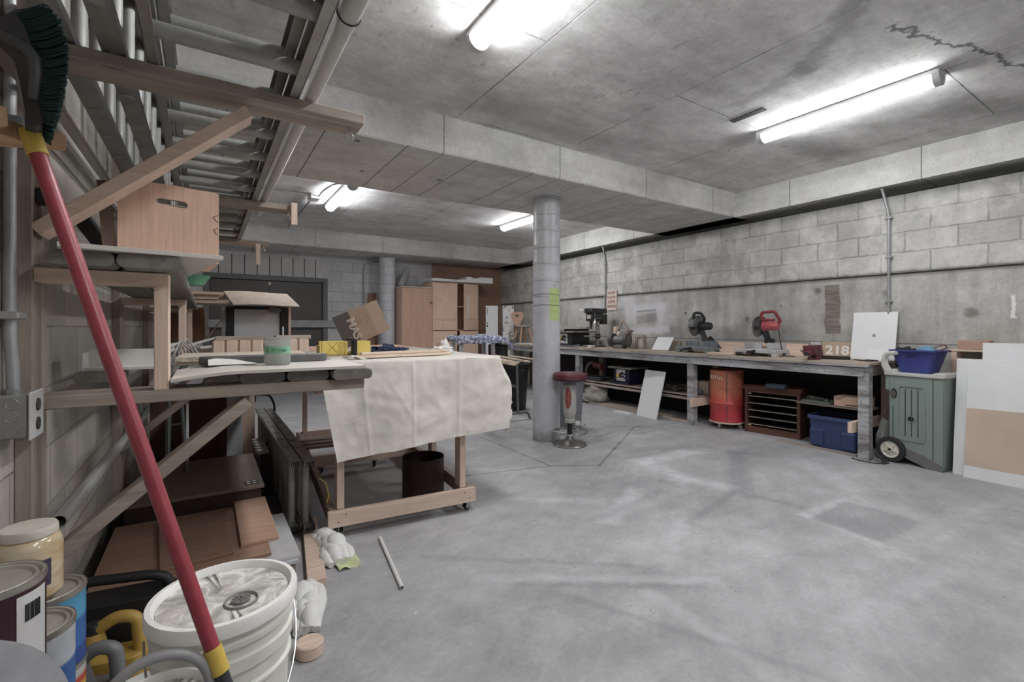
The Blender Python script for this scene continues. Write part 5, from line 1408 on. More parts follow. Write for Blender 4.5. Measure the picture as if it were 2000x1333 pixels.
# mitre saws, seen from the end: the blade runs away from the bench front
def mitre_saw(x, y, label, body, bodyc, tablec, red):
    t = thing('mitre_saw', label, 'mitre saw', (x, y, BT), 0, 'mitre saws on the workbench')
    alu = metal('saw_table_pale' if red else 'saw_table_grey', tablec, .45, None, .12, .35)
    m = M(); m.box(-.16, .14, -.24, .24, .035, .075, .006)
    for sx in (-.13, .11):
        for sy in (-.22, .20): m.box(sx - .03, sx + .03, sy - .03, sy + .03, 0, .036, .004)
    part('base', m, alu, t)
    part('turntable', M().lathe([(0, .07), (.13, .07), (.135, .078), (.13, .084), (0, .084)], 32), alu, t)
    m = M(); m.box(.05, .075, -.24, -.035, .084, .15, .004); m.box(.05, .075, .035, .24, .084, .15, .004)
    part('fence', m, alu, t)
    m = M(); m.tube([(-.12, 0, .062), (-.27, -.0, .05)], [.018, .014], 10); m.blob((-.285, 0, .05), (.025, .02, .02), 1, 0, 1, 2)
    part('angle_lever', m, BLKP, t)
    m = M(); m.tube([(.13, -.03, .085), (.15, -.03, .17)], .028, 12); m.tube([(.15, -.06, .17), (.15, .04, .17)], .03, 14); m.tube([(.15, -.0, .17), (.09, .02, .30)], [.03, .04], 12)
    part('pivot_arm', m, metal('saw_arm_dark' if red else 'saw_arm_grey', (70, 70, 72) if red else (112, 116, 112), .45, None, .15, .4), t)
    hx, hz = .0, .345
    m = M().at((hx, .03, hz), PI / 2)
    m.lathe([(0, -.004), (.118, -.004), (.118, .0), (0, .0)], 40)
    part('blade', m, metal('saw_blade', (150, 148, 144), .35), t)
    gpts = circ(.135, 40)
    gr = .105 if red else .14
    up = [p for p in [( gr * math.cos(a), gr * math.sin(a)) for a in [math.radians(-5 + 190 * k / 24) for k in range(25)]]]
    inn = [(.04 * math.cos(a), .04 * math.sin(a) + .0) for a in [math.radians(-5 + 190 * k / 24) for k in range(25)]]
    m = M()
    poly = up
    pr = [(hx + u, hz + w) for u, w in poly]
    m.prism(pr, -.02, .058, 'y', .004)
    part('blade_guard', m, plain('guard_dark' if red else 'guard_grey', (52, 52, 54) if red else (96, 98, 98), .45), t)
    lo = [(hx + .132 * math.cos(a), hz + .132 * math.sin(a)) for a in [math.radians(165 + 160 * k / 20) for k in range(21)]]
    li = [(hx + .06 * math.cos(a), hz + .06 * math.sin(a)) for a in [math.radians(165 + 160 * k / 20) for k in range(21)]]
    m = M(); vs = []; fs = []
    for off in (.052, .056):
        vs += [(u, off, w) for u, w in lo] + [(u, off, w) for u, w in li]
    k = 21
    for i in range(k - 1):
        fs += [(i, i + 1, k + i + 1, k + i), (2 * k + i, 2 * k + i + 1, 3 * k + i + 1, 3 * k + i), (i, i + 1, 2 * k + i + 1, 2 * k + i)]
    m.add(vs, fs)
    part('lower_guard', m, plain('guard_clear' if red else 'guard_tan', (172, 170, 164) if red else (150, 140, 128), .3), t)
    m = M(); m.tube([(hx, -.018, hz), (hx, -.06, hz)], .058, 24); m.tube([(hx, -.06, hz), (hx, -.17, hz), (hx, -.19, hz)], [.052, .050, .04], 24)
    if red:
        m.box(hx - .05, hx + .07, -.09, -.015, hz - .03, hz + .05, .01)
    part('motor', m, bodyc, t)
    m = M()
    if red:
        m.tube(bend([(hx - .03, -.02, hz + .06), (hx - .05, -.02, hz + .155), (hx - .04, -.17, hz + .165), (hx + .02, -.205, hz + .05), (hx + .02, -.16, hz + .03)], .03), .017, 12)
        m.tube([(hx - .02, -.03, hz + .07), (hx + .0, -.15, hz + .07)], .014, 10)
    else:
        m.tube(bend([(hx - .09, .0, hz + .09), (hx - .10, -.0, hz + .17), (hx - .06, -.08, hz + .175), (hx - .02, -.11, hz + .10), (hx, -.08, hz + .05)], .035), .018, 12)
    part('handle', m, body, t)
    if red:
        part('cord', M().tube(bend([(hx + .02, -.18, hz - .03), (hx + .03, -.19, hz - .14), (hx + .03, -.21, hz - .26), (hx + .04, -.24, .004), (hx + .1, -.32, .004)], .05), .005, 8), BLKP, t)
    else:
        part('rear_rod', M().tube([(.14, -.08, .20), (.12, -.26, .03)], .02, 10), BLKP, t)
    return t
SAWR = plain('saw_red', (176, 74, 82), .4, 0, .08); SAWRD = plain('saw_red_dark', (140, 46, 54), .4, 0, .08); SAWB = plain('saw_black', (38, 38, 44), .45, 0, .1)
mitre_saw(5.42, 3.0, 'red mitre saw on a pale metal base on the workbench', SAWRD, SAWR, (196, 196, 200), True)
mitre_saw(5.46, 3.87, 'black and grey mitre saw on the workbench, left of the red one', SAWB, SAWB, (132, 138, 144), False)

# leaning white panel, small white board, 218 board, back boards
WP = plain('panel_white', (216, 217, 220), .5, 0, .03, 4)
t = thing('laminate_board', 'square white panel leaning on the wall at the right end of the workbench', 'panel', (5.70, 2.02, BT), math.radians(2), None, 0, math.radians(13))
part('panel', M().box(0, .016, -.185, .195, 0, .50, .002), WP, t)
m = M()
m.prism([(-.016, .24), (.016, .24), (.02, .256), (.008, .268), (.002, .262), (-.004, .275), (-.012, .26)], -.0012, -.0002, 'x')
part('grey_mark', m, plain('mark_grey', (132, 132, 134), .6), t)
t = thing('small_white_board', 'small white board propped in front of the big white panel', 'board', (5.58, 1.93, BT), 0, None, 0, math.radians(20))
part('panel', M().box(0, .012, -.08, .10, 0, .12, .001), WP, t)
t = thing('number_board', 'plywood board painted with 218 leaning at the back of the workbench', 'board', (5.80, 2.38, BT), 0, None, 0, math.radians(6))
part('board', M().box(0, .012, -.15, .15, 0, .172, .001), wood('board_ply', (186, 164, 142), 'y', (168, 144, 122), .65, .4, .1), t)
text('painted_number', '218', .135, plain('paint_white', (224, 222, 220), .7, 0, .1, 30), t, mtx((-.0012, .0, .075), (0, -1, 0), (0, 0, 1)), .0005, 1.15, False, .003)
t = thing('primed_offcut', 'pale grey offcut left of the 218 board', 'offcut', (5.80, 2.60, BT), 0, None, 0, math.radians(6))
part('board', M().box(0, .012, -.05, .05, 0, .165, .001), plain('primer_grey', (186, 188, 194), .6), t)
t = thing('back_board', 'long plywood board leaning at the back of the workbench behind the red saw', 'board', (5.79, 3.2, BT), 0, None, 0, math.radians(8))
part('board', M().box(0, .014, -.53, .62, 0, .14, .002), fir('y'), t)
part('top_edge', M().box(-.002, .018, -.53, .62, .14, .150), oldfir('y'), t)
for i, (a, b, zz, lb) in enumerate([((5.62, 3.62), (5.66, 2.98), .055, 'upper timber board lying at the back between the two saws'), ((5.60, 3.66), (5.62, 3.02), .0, 'lower timber board lying at the back between the two saws')]):
    solo('bench_board', M().bar((a[0], a[1], BT + .027 + zz), (b[0], b[1], BT + .027 + zz), .09, .052, (0, 0, 1), .003), fir('y'), lb, 'board', 'boards between the saws')
for i in range(3):
    solo('wood_stick', M().bar((5.30 + .05 * i, 3.62, BT + .010 + .0 * i), (5.34 + .04 * i, 3.30 - .03 * i, BT + .010), .022, .018), wood('pale_pine', (222, 202, 182), 'y', (200, 176, 154), .6, .5, .03), ('front', 'middle', 'rear')[i] + ' short pine stick on the bench right of the black saw', 'stick', 'short pine sticks on the bench')
# vise
VR = plain('vise_red', (98, 40, 48), .5, 0, .3, 25, .2, .35, (70, 50, 50))
t = thing('bench_vise', 'worn red vise bolted to the front edge of the workbench', 'vise', (5.25, 2.36, BT))
part('base', M().lathe([(0, 0), (.06, 0), (.062, .02), (.045, .035), (0, .035)], 20), VR, t)
m = M(); m.box(-.06, .10, -.045, .045, .035, .105, .012, 2); m.box(-.01, .04, -.06, .06, .095, .15, .006)
part('fixed_jaw', m, VR, t)
m = M(); m.box(-.12, -.06, -.06, .06, .06, .145, .008); m.box(-.15, -.05, -.03, .03, .04, .09, .008)
part('moving_jaw', m, VR, t)
m = M(); m.tube([(-.15, 0, .062), (-.19, 0, .062)], .018, 12); m.tube([(-.185, -.06, .02), (-.185, .05, .10)], .006, 8)
part('screw_handle', m, plain('vise_dark', (46, 40, 42), .45), t)
t = thing('hand_plane', 'black flat tool lying right of the red vise', 'tool', (5.42, 2.28, BT))
part('blade', M().prism([(5.40, 2.42), (5.44, 2.44), (5.50, 2.14), (5.47, 2.12)], BT, BT + .035, 'z', .004), BLKP, t, True)
t = thing('drill_bit', 'dark auger tool with a ribbed shaft in front of the red saw base', 'tool', (5.23, 3.1, BT))
m = M(); m.tube([(5.235, 3.20, BT + .022), (5.235, 3.155, BT + .022)], .020, 12); m.tube([(5.235, 3.155, BT + .018), (5.235, 3.12, BT + .016)], .014, 10)
for k in range(10): m.tube([(5.235, 3.115 - k * .018, BT + .013), (5.235, 3.105 - k * .018, BT + .013)], .013, 8); m.tube([(5.235, 3.105 - k * .018, BT + .013), (5.235, 3.097 - k * .018, BT + .013)], .009, 8)
part('auger', m, BLKP, t, True)
t = thing('power_cable', 'black cable lying loose at the right end of the workbench', 'cable', (5.45, 1.95, BT))
m = M(); m.tube(bend([(5.5, 2.10, BT + .005), (5.42, 2.02, BT + .005), (5.36, 1.93, BT + .005), (5.47, 1.88, BT + .005), (5.55, 1.95, BT + .005), (5.44, 1.99, BT + .012), (5.33, 1.90, BT + .005)], .04), .005, 8)
part('cable', m, BLKP, t, True)

# left half of the bench
t = thing('tilted_white_board', 'white board tilted against a timber wedge left of the black saw', 'board', (5.40, 4.45, BT + .010), math.radians(8), None, 0, math.radians(42))
part('board', M().box(0, .014, -.13, .13, 0, .24, .001), WP, t)
t = thing('timber_wedge', 'triangular timber wedge behind the tilted white board', 'wedge', (5.60, 4.4, BT))
part('wedge', M().prism([(5.55, BT), (5.68, BT), (5.62, BT + .15)], 4.26, 4.52, 'y', .002), oldfir('x'), t, True)
t = thing('wooden_jig', 'small square wooden frame standing on the workbench between grinder and tilted board', 'jig', (5.6, 5.02, BT), math.radians(10))
m = M(); m.box(-.04, .05, -.11, -.085, 0, .21, .002); m.box(-.04, .05, .0, .025, 0, .21, .002); m.box(-.04, .05, -.085, .0, .17, .21, .002)
part('frame', m, oldfir('z'), t)
part('inner_block', M().box(-.02, .05, -.08, -.005, 0, .165, .002), PALE, t)
part('side_block', M().box(-.04, .06, .03, .115, 0, .20, .003), plain('jig_pale', (176, 164, 150), .7), t)
t = thing('bench_grinder', 'grey bench grinder with two wheels on the workbench', 'grinder', (5.38, 5.2, BT), math.radians(12))
GG = metal('grinder_grey', (112, 112, 114), .5, None, .12, .3)
part('base', M().box(-.07, .07, -.09, .09, 0, .06, .012, 2), GG, t)
part('motor', M().tube([(0, -.10, .13), (0, .10, .13)], .065, 28), GG, t)
for s in (-1, 1):
    part('wheel_guard', M().tube([(0, s * .10, .13), (0, s * .155, .13)], .105, 30), plain('guard_iron', (74, 72, 70), .55, 0, .15), t)
    part('wheel', M().tube([(0, s * .1555, .13), (0, s * .158, .13)], .075, 28), plain('grind_stone', (104, 102, 100), .9), t)
t = thing('glue_bottle', 'small white bottle with a tan band on top of the bench grinder', 'bottle', (5.39, 5.23, BT + .1955))
part('body', M().lathe([(0, 0), (.028, 0), (.03, .005), (.03, .05), (.018, .065), (.014, .075), (0, .075)], 20), plain('bottle_white', (196, 198, 198), .4), t)
part('band', M().lathe([(.0302, .005), (.0307, .005), (.0307, .02), (.0302, .02)], 20), plain('band_tan', (186, 150, 104), .6), t)
part('cap', M().lathe([(.012, .076), (.013, .095), (0, .097)], 12), BLKP, t)
t = thing('drill_press', 'bench drill press with a dark head on a steel column', 'drill press', (5.5, 5.86, BT), math.radians(8))
DPD = plain('press_dark', (50, 50, 50), .45, 0, .12)
m = M(); m.box(-.22, .12, -.11, .11, 0, .03, .006); 
part('base', m, metal('press_cast', (118, 114, 106), .55, None, .15, .35), t)
part('column', M().tube([(.05, 0, .03), (.05, 0, .46)], .032, 20), metal('press_steel', (176, 174, 168), .3), t)
part('table', M().box(-.20, .02, -.10, .10, .17, .19, .006), metal('press_cast', (118, 114, 106), .55, None, .15, .35), t)
part('table_clamp', M().tube([(.05, 0, .14), (.05, 0, .22)], .045, 16), DPD, t)
m = M(); m.box(-.18, .12, -.075, .075, .43, .56, .02, 2)
m.tube([(-.12, 0, .44), (-.12, 0, .34)], [.03, .022], 14); m.tube([(-.12, 0, .34), (-.12, 0, .30)], [.018, .008], 10)
part('head', m, DPD, t)
part('belt_cover', M().box(-.20, .20, -.085, .085, .561, .645, .015, 2), plain('press_cover', (40, 40, 40), .4), t)
part('motor', M().tube([(.20, 0, .38), (.20, 0, .55)], .065, 20), DPD, t)
part('switch_panel', M().box(-.185, -.18, -.04, .04, .47, .53), plain('switch_pale', (170, 168, 162), .5), t)
m = M()
for a in (0, 2.1, 4.2): m.tube([(-.12, -.08, .48), (-.12 + .10 * math.cos(a), -.12, .48 + .10 * math.sin(a))], .006, 8)
part('feed_handle', m, STEEL, t)
part('side_pulley', M().lathe([(0, .60), (.06, .60), (.06, .615), (.05, .63), (0, .635)], 20, -.18, .14), plain('pulley_pale', (180, 180, 178), .4), t)
t = thing('wooden_fixture', 'tall rough timber fixture standing between drill press and grinder', 'fixture', (5.62, 5.52, BT))
m = M(); m.box(5.58, 5.66, 5.47, 5.54, BT, BT + .34, .004)
part('upright', m, fir('z'), t, True)
part('shelf', M().box(5.55, 5.72, 5.22, 5.469, BT + .26, BT + .285, .003), oldfir('y'), t, True)
m = M(); m.bar((5.62, 5.46, BT + .29), (5.62, 5.36, BT + .44), .03, .02); m.bar((5.62, 5.25, BT + .29), (5.62, 5.36, BT + .44), .03, .02)
part('peak', m, oldfir('y'), t, True)
part('back_leg', M().box(5.66, 5.71, 5.24, 5.28, BT, BT + .26, .002), oldfir('z'), t, True)
def table_saw(x, y, z, rz, label, navy, sc=1.0, grp='table saws'):
    t = thing('table_saw', label, 'table saw', (x, y, z), rz, grp)
    NV = plain('saw_navy', (34, 36, 62), .45, 0, .1) if navy else plain('saw_black_cabinet', (40, 40, 44), .45, 0, .1)
    m = M(); m.box(-.20 * sc, .22 * sc, -.22 * sc, .22 * sc, .03, .235, .008)
    part('cabinet', m, NV, t)
    m = M(); m.box(-.27 * sc, .28 * sc, -.27 * sc, .27 * sc, 0, .03, .006)
    part('base', m, NV, t)
    part('table', M().box(-.26 * sc, .28 * sc, -.34 * sc, .34 * sc, .236, .262, .003), metal('saw_top', (150, 146, 138), .5, None, .15, .3), t)
    part('front_panel', M().box(-.2035 * sc, -.2005 * sc, -.12 * sc, .13 * sc, .045, .225, .001), plain('panel_pale', (196, 192, 192), .5), t)
    part('dial', M().at((-.2045 * sc, .075 * sc, .13), 0, -PI / 2).lathe([(0, .02), (.03, .02), (.038, .0), (0, .0)], 20), plain('dial_yellow', (214, 176, 84), .5), t)
    m = M(); m.at((-.206 * sc, 0, 0))
    m.tube([(0, .04, .12), (0, -.02, .17), (0, -.09, .15)], [.012, .02, .012], 8); m.tube([(0, .03, .11), (0, -.04, .12), (0, -.09, .09)], [.01, .016, .01], 8)
    part('panel_print', m, BLKP, t)
    part('fence', M().box(-.28 * sc, .28 * sc, -.14 * sc, -.115 * sc, .263, .30, .003), BLKP, t)
    return t
table_saw(5.48, 6.45, BT, 0, 'table saw on the workbench partly behind the round column', False)
solo('bench_plank', M().box(5.35, 5.75, 6.05, 6.62, BT + .264, BT + .284, .003) if False else M().box(5.38, 5.70, 6.42, 6.72, BT + .264, BT + .288, .003), oldfir('y'), 'timber plank lying on top of the bench table saw', 'plank')
solo('bench_plank', M().box(5.60, 5.70, 6.2, 6.40, BT + .302, BT + .335, .003), oldfir('y'), 'short timber offcut on top of the bench table saw', 'plank')
m = M(); m.tube([(5.175, 6.5, BT + .012), (5.175, 6.1, BT + .012), (5.26, 5.98, BT + .03)], [.012, .012, .016], 8)
solo('crowbar', m, plain('tool_blue', (72, 78, 108), .4), 'dark blue bar tool lying in front of the bench table saw', 'tool')
solo('white_block', M().box(5.18, 5.26, 5.62, 5.72, BT, BT + .035, .004), plain('block_white', (190, 188, 186), .6), 'flat pale block in front of the drill press base', 'block')
# beyond the column
CH2 = wood('stool_pine', (186, 150, 126), 'z', (164, 128, 104), .5, .4, .05)
t = thing('childs_chair', 'small wooden chair with a heart cut in its back standing on the bench', 'chair', (5.48, 8.0, BT + .006), math.radians(-4))
part('seat', M().prism(circ(.15, 24, 0, 0, 0, 1, 1), .33, .365, 'z', .006), plain('seat_grey_paint', (150, 152, 152), .5), t)
for a in (45, 135, 225, 315):
    c, s_ = math.cos(math.radians(a)), math.sin(math.radians(a))
    part('leg', M().bar((c * .21, s_ * .21, 0), (c * .11, s_ * .11, .335), .034, .034, (0, 1, 0)), CH2, t)
bo = [(0, 0), (.05, .0), (.085, .09), (.13, .18), (.13, .25), (.09, .29), (.0, .29), (-.09, .29), (-.13, .25), (-.13, .18), (-.085, .09), (-.05, 0)]
bh = [(0, .17), (.012, .18), (.03, .20), (.045, .22), (.045, .235), (.025, .245), (0, .23), (-.025, .245), (-.045, .235), (-.045, .22), (-.03, .20), (-.012, .18)]
m = M().at((-.075, .10, .35), 0, 0, math.radians(-30)); m.shape(bo, bh, 0, .02, 'y')
part('backrest', m, CH2, t)
t = thing('white_shutter', 'tall white panel with a column of dark holes past the far bench end', 'panel', (5.13, 8.62, 0), math.radians(-33))
part('panel', M().box(-.15, .11, 0, .02, 0, 1.70, .002), WP, t)
m = M()
for zz, r_ in ((.63, .012), (.59, .012), (.555, .012), (.50, .01), (.32, .014), (.26, .02)): m.at((-.115, -.0005, zz + 1.01), PI / 2).lathe([(0, .001), (r_, .001), (r_, 0)], 12)
part('hole', m, BLKP, t)
t = thing('peeling_door', 'white cupboard door with flaked paint beside the small chair', 'door', (5.46, 8.52, 0), math.radians(-33))
n = NT('peeling_white'); f = n.noise(n.pos, 7, 6, .7)
PEEL = n.fin(n.ramp(f, [(.42, rgb(126, 122, 118)), (.47, rgb(214, 214, 214)), (.7, rgb(220, 220, 220))]), .6)
part('panel', M().box(-.12, .12, 0, .02, 0, 1.71, .002), PEEL, t)
solo('grey_block', M().box(5.24, 5.34, 8.05, 8.13, BT, BT + .08, .004), plain('block_grey', (104, 106, 108), .6), 'grey block at the foot of the tall white panel', 'block')
solo('white_sheet', M().box(5.20, 5.42, 7.35, 7.85, BT, BT + .012, .001), WP, 'white sheet lying flat on the bench in front of the small chair', 'sheet')
m = M(); m.tube(bend([(5.75, 7.5, BT + .006), (5.78, 7.45, BT + .24), (5.80, 7.35, BT + .30), (5.80, 7.28, BT + .22), (5.76, 7.32, BT + .006)], .08), .007, 8)
solo('red_hose', m, plain('hose_red', (150, 84, 78), .5), 'thin red hose loop at the back of the bench beside the column', 'hose')

# under the bench
t = thing('oil_drum', 'orange and red oil drum on a wheeled dolly under the workbench', 'drum', (5.47, 3.47, 0))
n = NT('drum_orange_red')
x, y, z = n.sep(n.pos)
f = n.noise(n.pos, 7, 5, .65)
col = n.ramp(n.math('ADD', n.math('MULTIPLY', z, 1.25), n.math('MULTIPLY', n.math('SUBTRACT', f, .5), .18)), [(.18, rgb(176, 58, 68)), (.42, rgb(184, 74, 70)), (.58, rgb(194, 118, 90)), (.85, rgb(178, 108, 86))])
col = n.mix(n.rng(n.noise(n.pos, 16, 6, .75), .6, .68, 0, .7), col, rgb(176, 150, 140))
DRM = n.fin(col, .42)
part('shell', M().lathe([(0, .085), (.196, .085), (.20, .09), (.196, .10), (.194, .29), (.20, .30), (.203, .31), (.20, .32), (.194, .33), (.194, .50), (.20, .51), (.194, .52), (.194, .70), (.20, .705), (.20, .715), (.195, .718), (.19, .708), (0, .705)], 56), DRM, t)
DA = math.atan2(-3.47, -5.47)
part('seam', M().at((.1945 * math.cos(DA), .1945 * math.sin(DA), 0), 0, 0, DA).box(-.002, .002, -.004, .004, .10, .70), DGREY, t)
arctext('MOTUL', .1955, .062, .625, DA - .72, plain('drum_letters', (226, 222, 214), .5), t, cw=.72, dep=.001)
part('dolly', M().lathe([(0, .065), (.20, .065), (.205, .07), (.205, .084), (0, .084)], 40), fir('x'), t)
for k in range(4):
    a = DA + PI / 4 + k * PI / 2 + .3
    cx, cy = .17 * math.cos(a), .17 * math.sin(a)
    m = M(); m.box(cx - .018, cx + .018, cy - .018, cy + .018, .05, .065)
    c = part('caster', m, STEEL, t)
    m = M(); m.X = Matrix.Translation((cx, cy, .028)) @ Matrix.Rotation(a, 4, 'Z') @ Matrix.Rotation(PI / 2, 4, 'X')
    m.lathe([(0, -.012), (.022, -.012), (.028, -.008), (.028, .008), (.022, .012), (0, .012)], 20)
    part('wheel', m, plain('caster_wheel', (126, 124, 120), .5), c)
t = thing('slatted_cabinet', 'low reddish wooden cabinet with thin rails across an open front under the bench', 'cabinet', (5.465, 2.915, 0), math.radians(-83.2))
MAH = wood('mahogany', (108, 72, 60), 'x', (84, 54, 46), .45, .5, .05); MAHZ = wood('mahogany', (108, 72, 60), 'z', (84, 54, 46), .45, .5, .05)
m = M(); m.box(-.30, -.265, 0, .30, 0, .51, .003)
part('side', m, MAHZ, t)
part('side', M().box(.265, .30, 0, .30, 0, .51, .003), MAHZ, t)
m = M(); m.box(-.315, .315, -.015, .31, .51, .535, .006); m.box(-.325, .325, -.025, .315, .535, .555, .008)
part('top', m, MAH, t)
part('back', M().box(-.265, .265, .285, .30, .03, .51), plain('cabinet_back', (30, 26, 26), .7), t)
part('plinth', M().box(-.265, .265, .005, .30, 0, .07, .003), MAH, t)
part('header', M().box(-.265, .265, .005, .02, .475, .51, .002), MAH, t)
for k in range(5):
    z0 = .095 + k * .083
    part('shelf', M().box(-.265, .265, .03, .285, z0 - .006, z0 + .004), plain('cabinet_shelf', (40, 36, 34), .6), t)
    part('rail', M().tube([(-.265, .018, z0 + .002), (.265, .018, z0 + .002)], .005, 8), plain('rail_pale', (170, 158, 140), .45), t)
m = M(); m.box(-.262, -.225, .0, .006, .455, .468); m.box(-.262, -.225, .0, .006, .078, .092)
part('hinge', m, plain('hinge_brass', (176, 160, 120), .4), t)
solo('blue_tray', M().at((5.40, 2.82, .5555), 0, 0, math.radians(8)).prism([(-.05, -.10), (.05, -.10), (.06, .09), (-.045, .11)], 0, .05, 'z', .012), plain('tray_blue', (62, 78, 96), .5), 'small blue-grey plastic tray on top of the slatted cabinet', 'tray')
t = thing('storage_tote', 'dark blue plastic storage tote under the right end of the workbench', 'tote', (5.52, 2.24, 0), math.radians(-88))
BLU = plain('tote_blue', (48, 64, 112), .45, 0, .08)
taper_m = taper(M(), .40, .33, .45, .37, .30, .04)
part('body', taper_m, BLU, t)
for x0 in (-.21, .075): part('moulded_block', M().box(x0, x0 + .13, -.19, -.16, .02, .19, .012), BLU, t)
part('rim', M().shape(rrect(.48, .40, .05, 4), rrect(.435, .355, .04, 4), .295, .33, 'z'), plain('tote_rim', (58, 74, 122), .4), t)
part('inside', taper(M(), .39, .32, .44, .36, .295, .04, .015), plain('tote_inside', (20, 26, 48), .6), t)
t = thing('parts_carton', 'flat brown carton with dark printed lines on the low shelf above the blue tote', 'carton', (5.54, 2.08, .4405), math.radians(2))
part('box', M().box(-.10, .12, -.10, .18, 0, .10, .002), CARD, t)
m = M()
for k, (y0, w) in enumerate(((.17, .09), (.17, .07), (.17, .05), (-.02, .05), (-.02, .06), (-.02, .04))): 
    zz = .088 - (k % 3) * .012; m.box(-.1012, -.1002, y0 - w, y0, zz, zz + .005)
m.box(-.1012, -.1002, -.04, .08, .012, .022)
part('printed_lines', m, plain('print_dark', (74, 58, 50), .8), t)
t = thing('parts_tray', 'greenish tray of small hardware on the low shelf beside the flat carton', 'tray', (5.54, 2.42, .4405))
part('tray', M().box(-.11, .11, -.13, .15, 0, .025, .003), plain('tray_green', (112, 124, 112), .5), t)
m = M()
for k in range(7): m.blob((-.08 + .03 * k * .6, -.08 + .035 * k, .04), (.03, .03, .022), k, .4, 2, 2)
part('hardware', m, metal('hardware_grey', (120, 120, 116), .5), t, kind='stuff')
t = thing('brick_pack', 'tan pack of slotted blocks on the lower shelf behind the middle bench leg', 'blocks', (5.55, 3.82, .3725))
TB = plain('block_tan', (168, 148, 130), .8, 0, .1, 14)
for k in range(5):
    part('block', M().box(5.42, 5.66, 3.70 + k * .048, 3.742 + k * .048, .373, .535, .008), TB, t, True)
t = thing('old_saw', 'old red and grey saw on the lower bench shelf, left of the navy table saw', 'saw', (5.45, 5.75, .3725))
m = M(); m.tube(bend([(5.36, 5.92, .40), (5.34, 5.93, .55), (5.38, 5.88, .66), (5.42, 5.78, .66)], .06), .022, 12)
part('arm', m, plain('old_saw_grey', (112, 108, 104), .5), t, True)
part('motor', M().tube([(5.42, 5.80, .63), (5.42, 5.62, .60)], .055, 18), plain('old_saw_red', (112, 50, 48), .5), t, True)
part('base', M().box(5.29, 5.54, 5.55, 5.95, .3728, .44, .01), plain('old_saw_base', (62, 62, 64), .5), t, True)
solo('blue_rag', M().blob((5.36, 3.80, .41), (.05, .06, .04), 51, .5, 2.5, 3), plain('rag_teal', (104, 124, 136), .8), 'crumpled blue-grey rag beside the tan block pack on the lower shelf', 'rag')
table_saw(5.50, 5.15, .373, 0, 'navy table saw with a pale front panel on the lower bench shelf', True, .72)
solo('cut_sheet', M().box(5.30, 5.60, 4.92, 5.30, .568 + .078, .568 + .084), oldfir('y'), 'thin board lying on top of the navy table saw', 'board') if False else None
t = thing('scrap_heap', 'heap of dark metal scraps on the lower shelf right of the white floor panel', 'scraps', (5.44, 4.2, .3725))
m = M(); rb = random.Random(9)
for k in range(16):
    m.blob((5.30 + rb.random() * .28, 4.04 + rb.random() * .34, .40 + rb.random() * .05), (.05, .04, .025), k, .6, 2.5, 2)
part('scraps', m, plain('scrap_dark', (62, 58, 54), .6, 0, .3, 30), t, True, kind='stuff')
t = thing('white_floor_panel', 'white panel standing on the floor and leaning on the workbench', 'panel', (5.10, 4.44, 0), math.radians(-7), None, 0, math.radians(15))
part('panel', M().box(0, .016, -.195, .195, .0, .66, .002), WP, t)
solo('floor_offcut', M().box(5.02, 5.14, 4.70, 5.0, 0, .016, .001), WP, 'thin white offcut on the floor left of the leaning white panel', 'offcut')
t = thing('cement_bag', 'grey half-empty bag slumped on the floor under the workbench', 'bag', (5.35, 5.75, 0))
part('bag', M().blob((5.38, 5.72, .14), (.16, .25, .17), 31, .35, 1.6, 4), plain('bag_grey', (148, 142, 132), .8, 0, .15), t, True, 60)
part('bag_label', M().blob((5.28, 5.86, .08), (.07, .12, .07), 33, .35, 1.6, 3), plain('bag_white', (196, 194, 188), .8), t, True, 60)
t = thing('wire_bundle', 'bundle of dark wires spilling round the end leg of the workbench', 'wires', (5.22, 1.85, 0))
m = M(); rb = random.Random(4)
for k in range(14):
    m.tube(bend([(5.28 + rb.uniform(-.03, .05), 1.84, .06 + rb.random() * .03), (5.20 + rb.uniform(-.04, .05), 1.80 + rb.uniform(-.02, .02), .07), (5.14 + k * .012, 1.74 + rb.uniform(-.02, .02), .004)], .03), .0028, 5)
m.tube(bend([(5.14, 1.98, .006), (5.10, 1.90, .006), (5.12, 1.78, .006), (5.22, 1.72, .006)], .04), .006, 6)
part('wires', m, plain('wire_dark', (60, 60, 62), .5), t, True, kind='stuff')
solo('grey_sack', M().blob((5.48, 1.835, .16), (.12, .055, .20), 41, .25, 1.8, 3), plain('sack_grey', (128, 128, 126), .8), 'grey sack slumped between the bench leg and the green garden cart', 'sack')

# garden tool cart
GC = plain('cart_green', (126, 142, 136), .5, 0, .05, 6); GCD = plain('cart_base', (108, 110, 108), .5, 0, .08); GCT = plain('cart_top', (184, 184, 178), .5, 0, .06)
t = thing('garden_cart', 'green plastic wheeled tool cart with a grey top beside the workbench end', 'cart', (5.308, 1.455, 0), math.radians(-98))
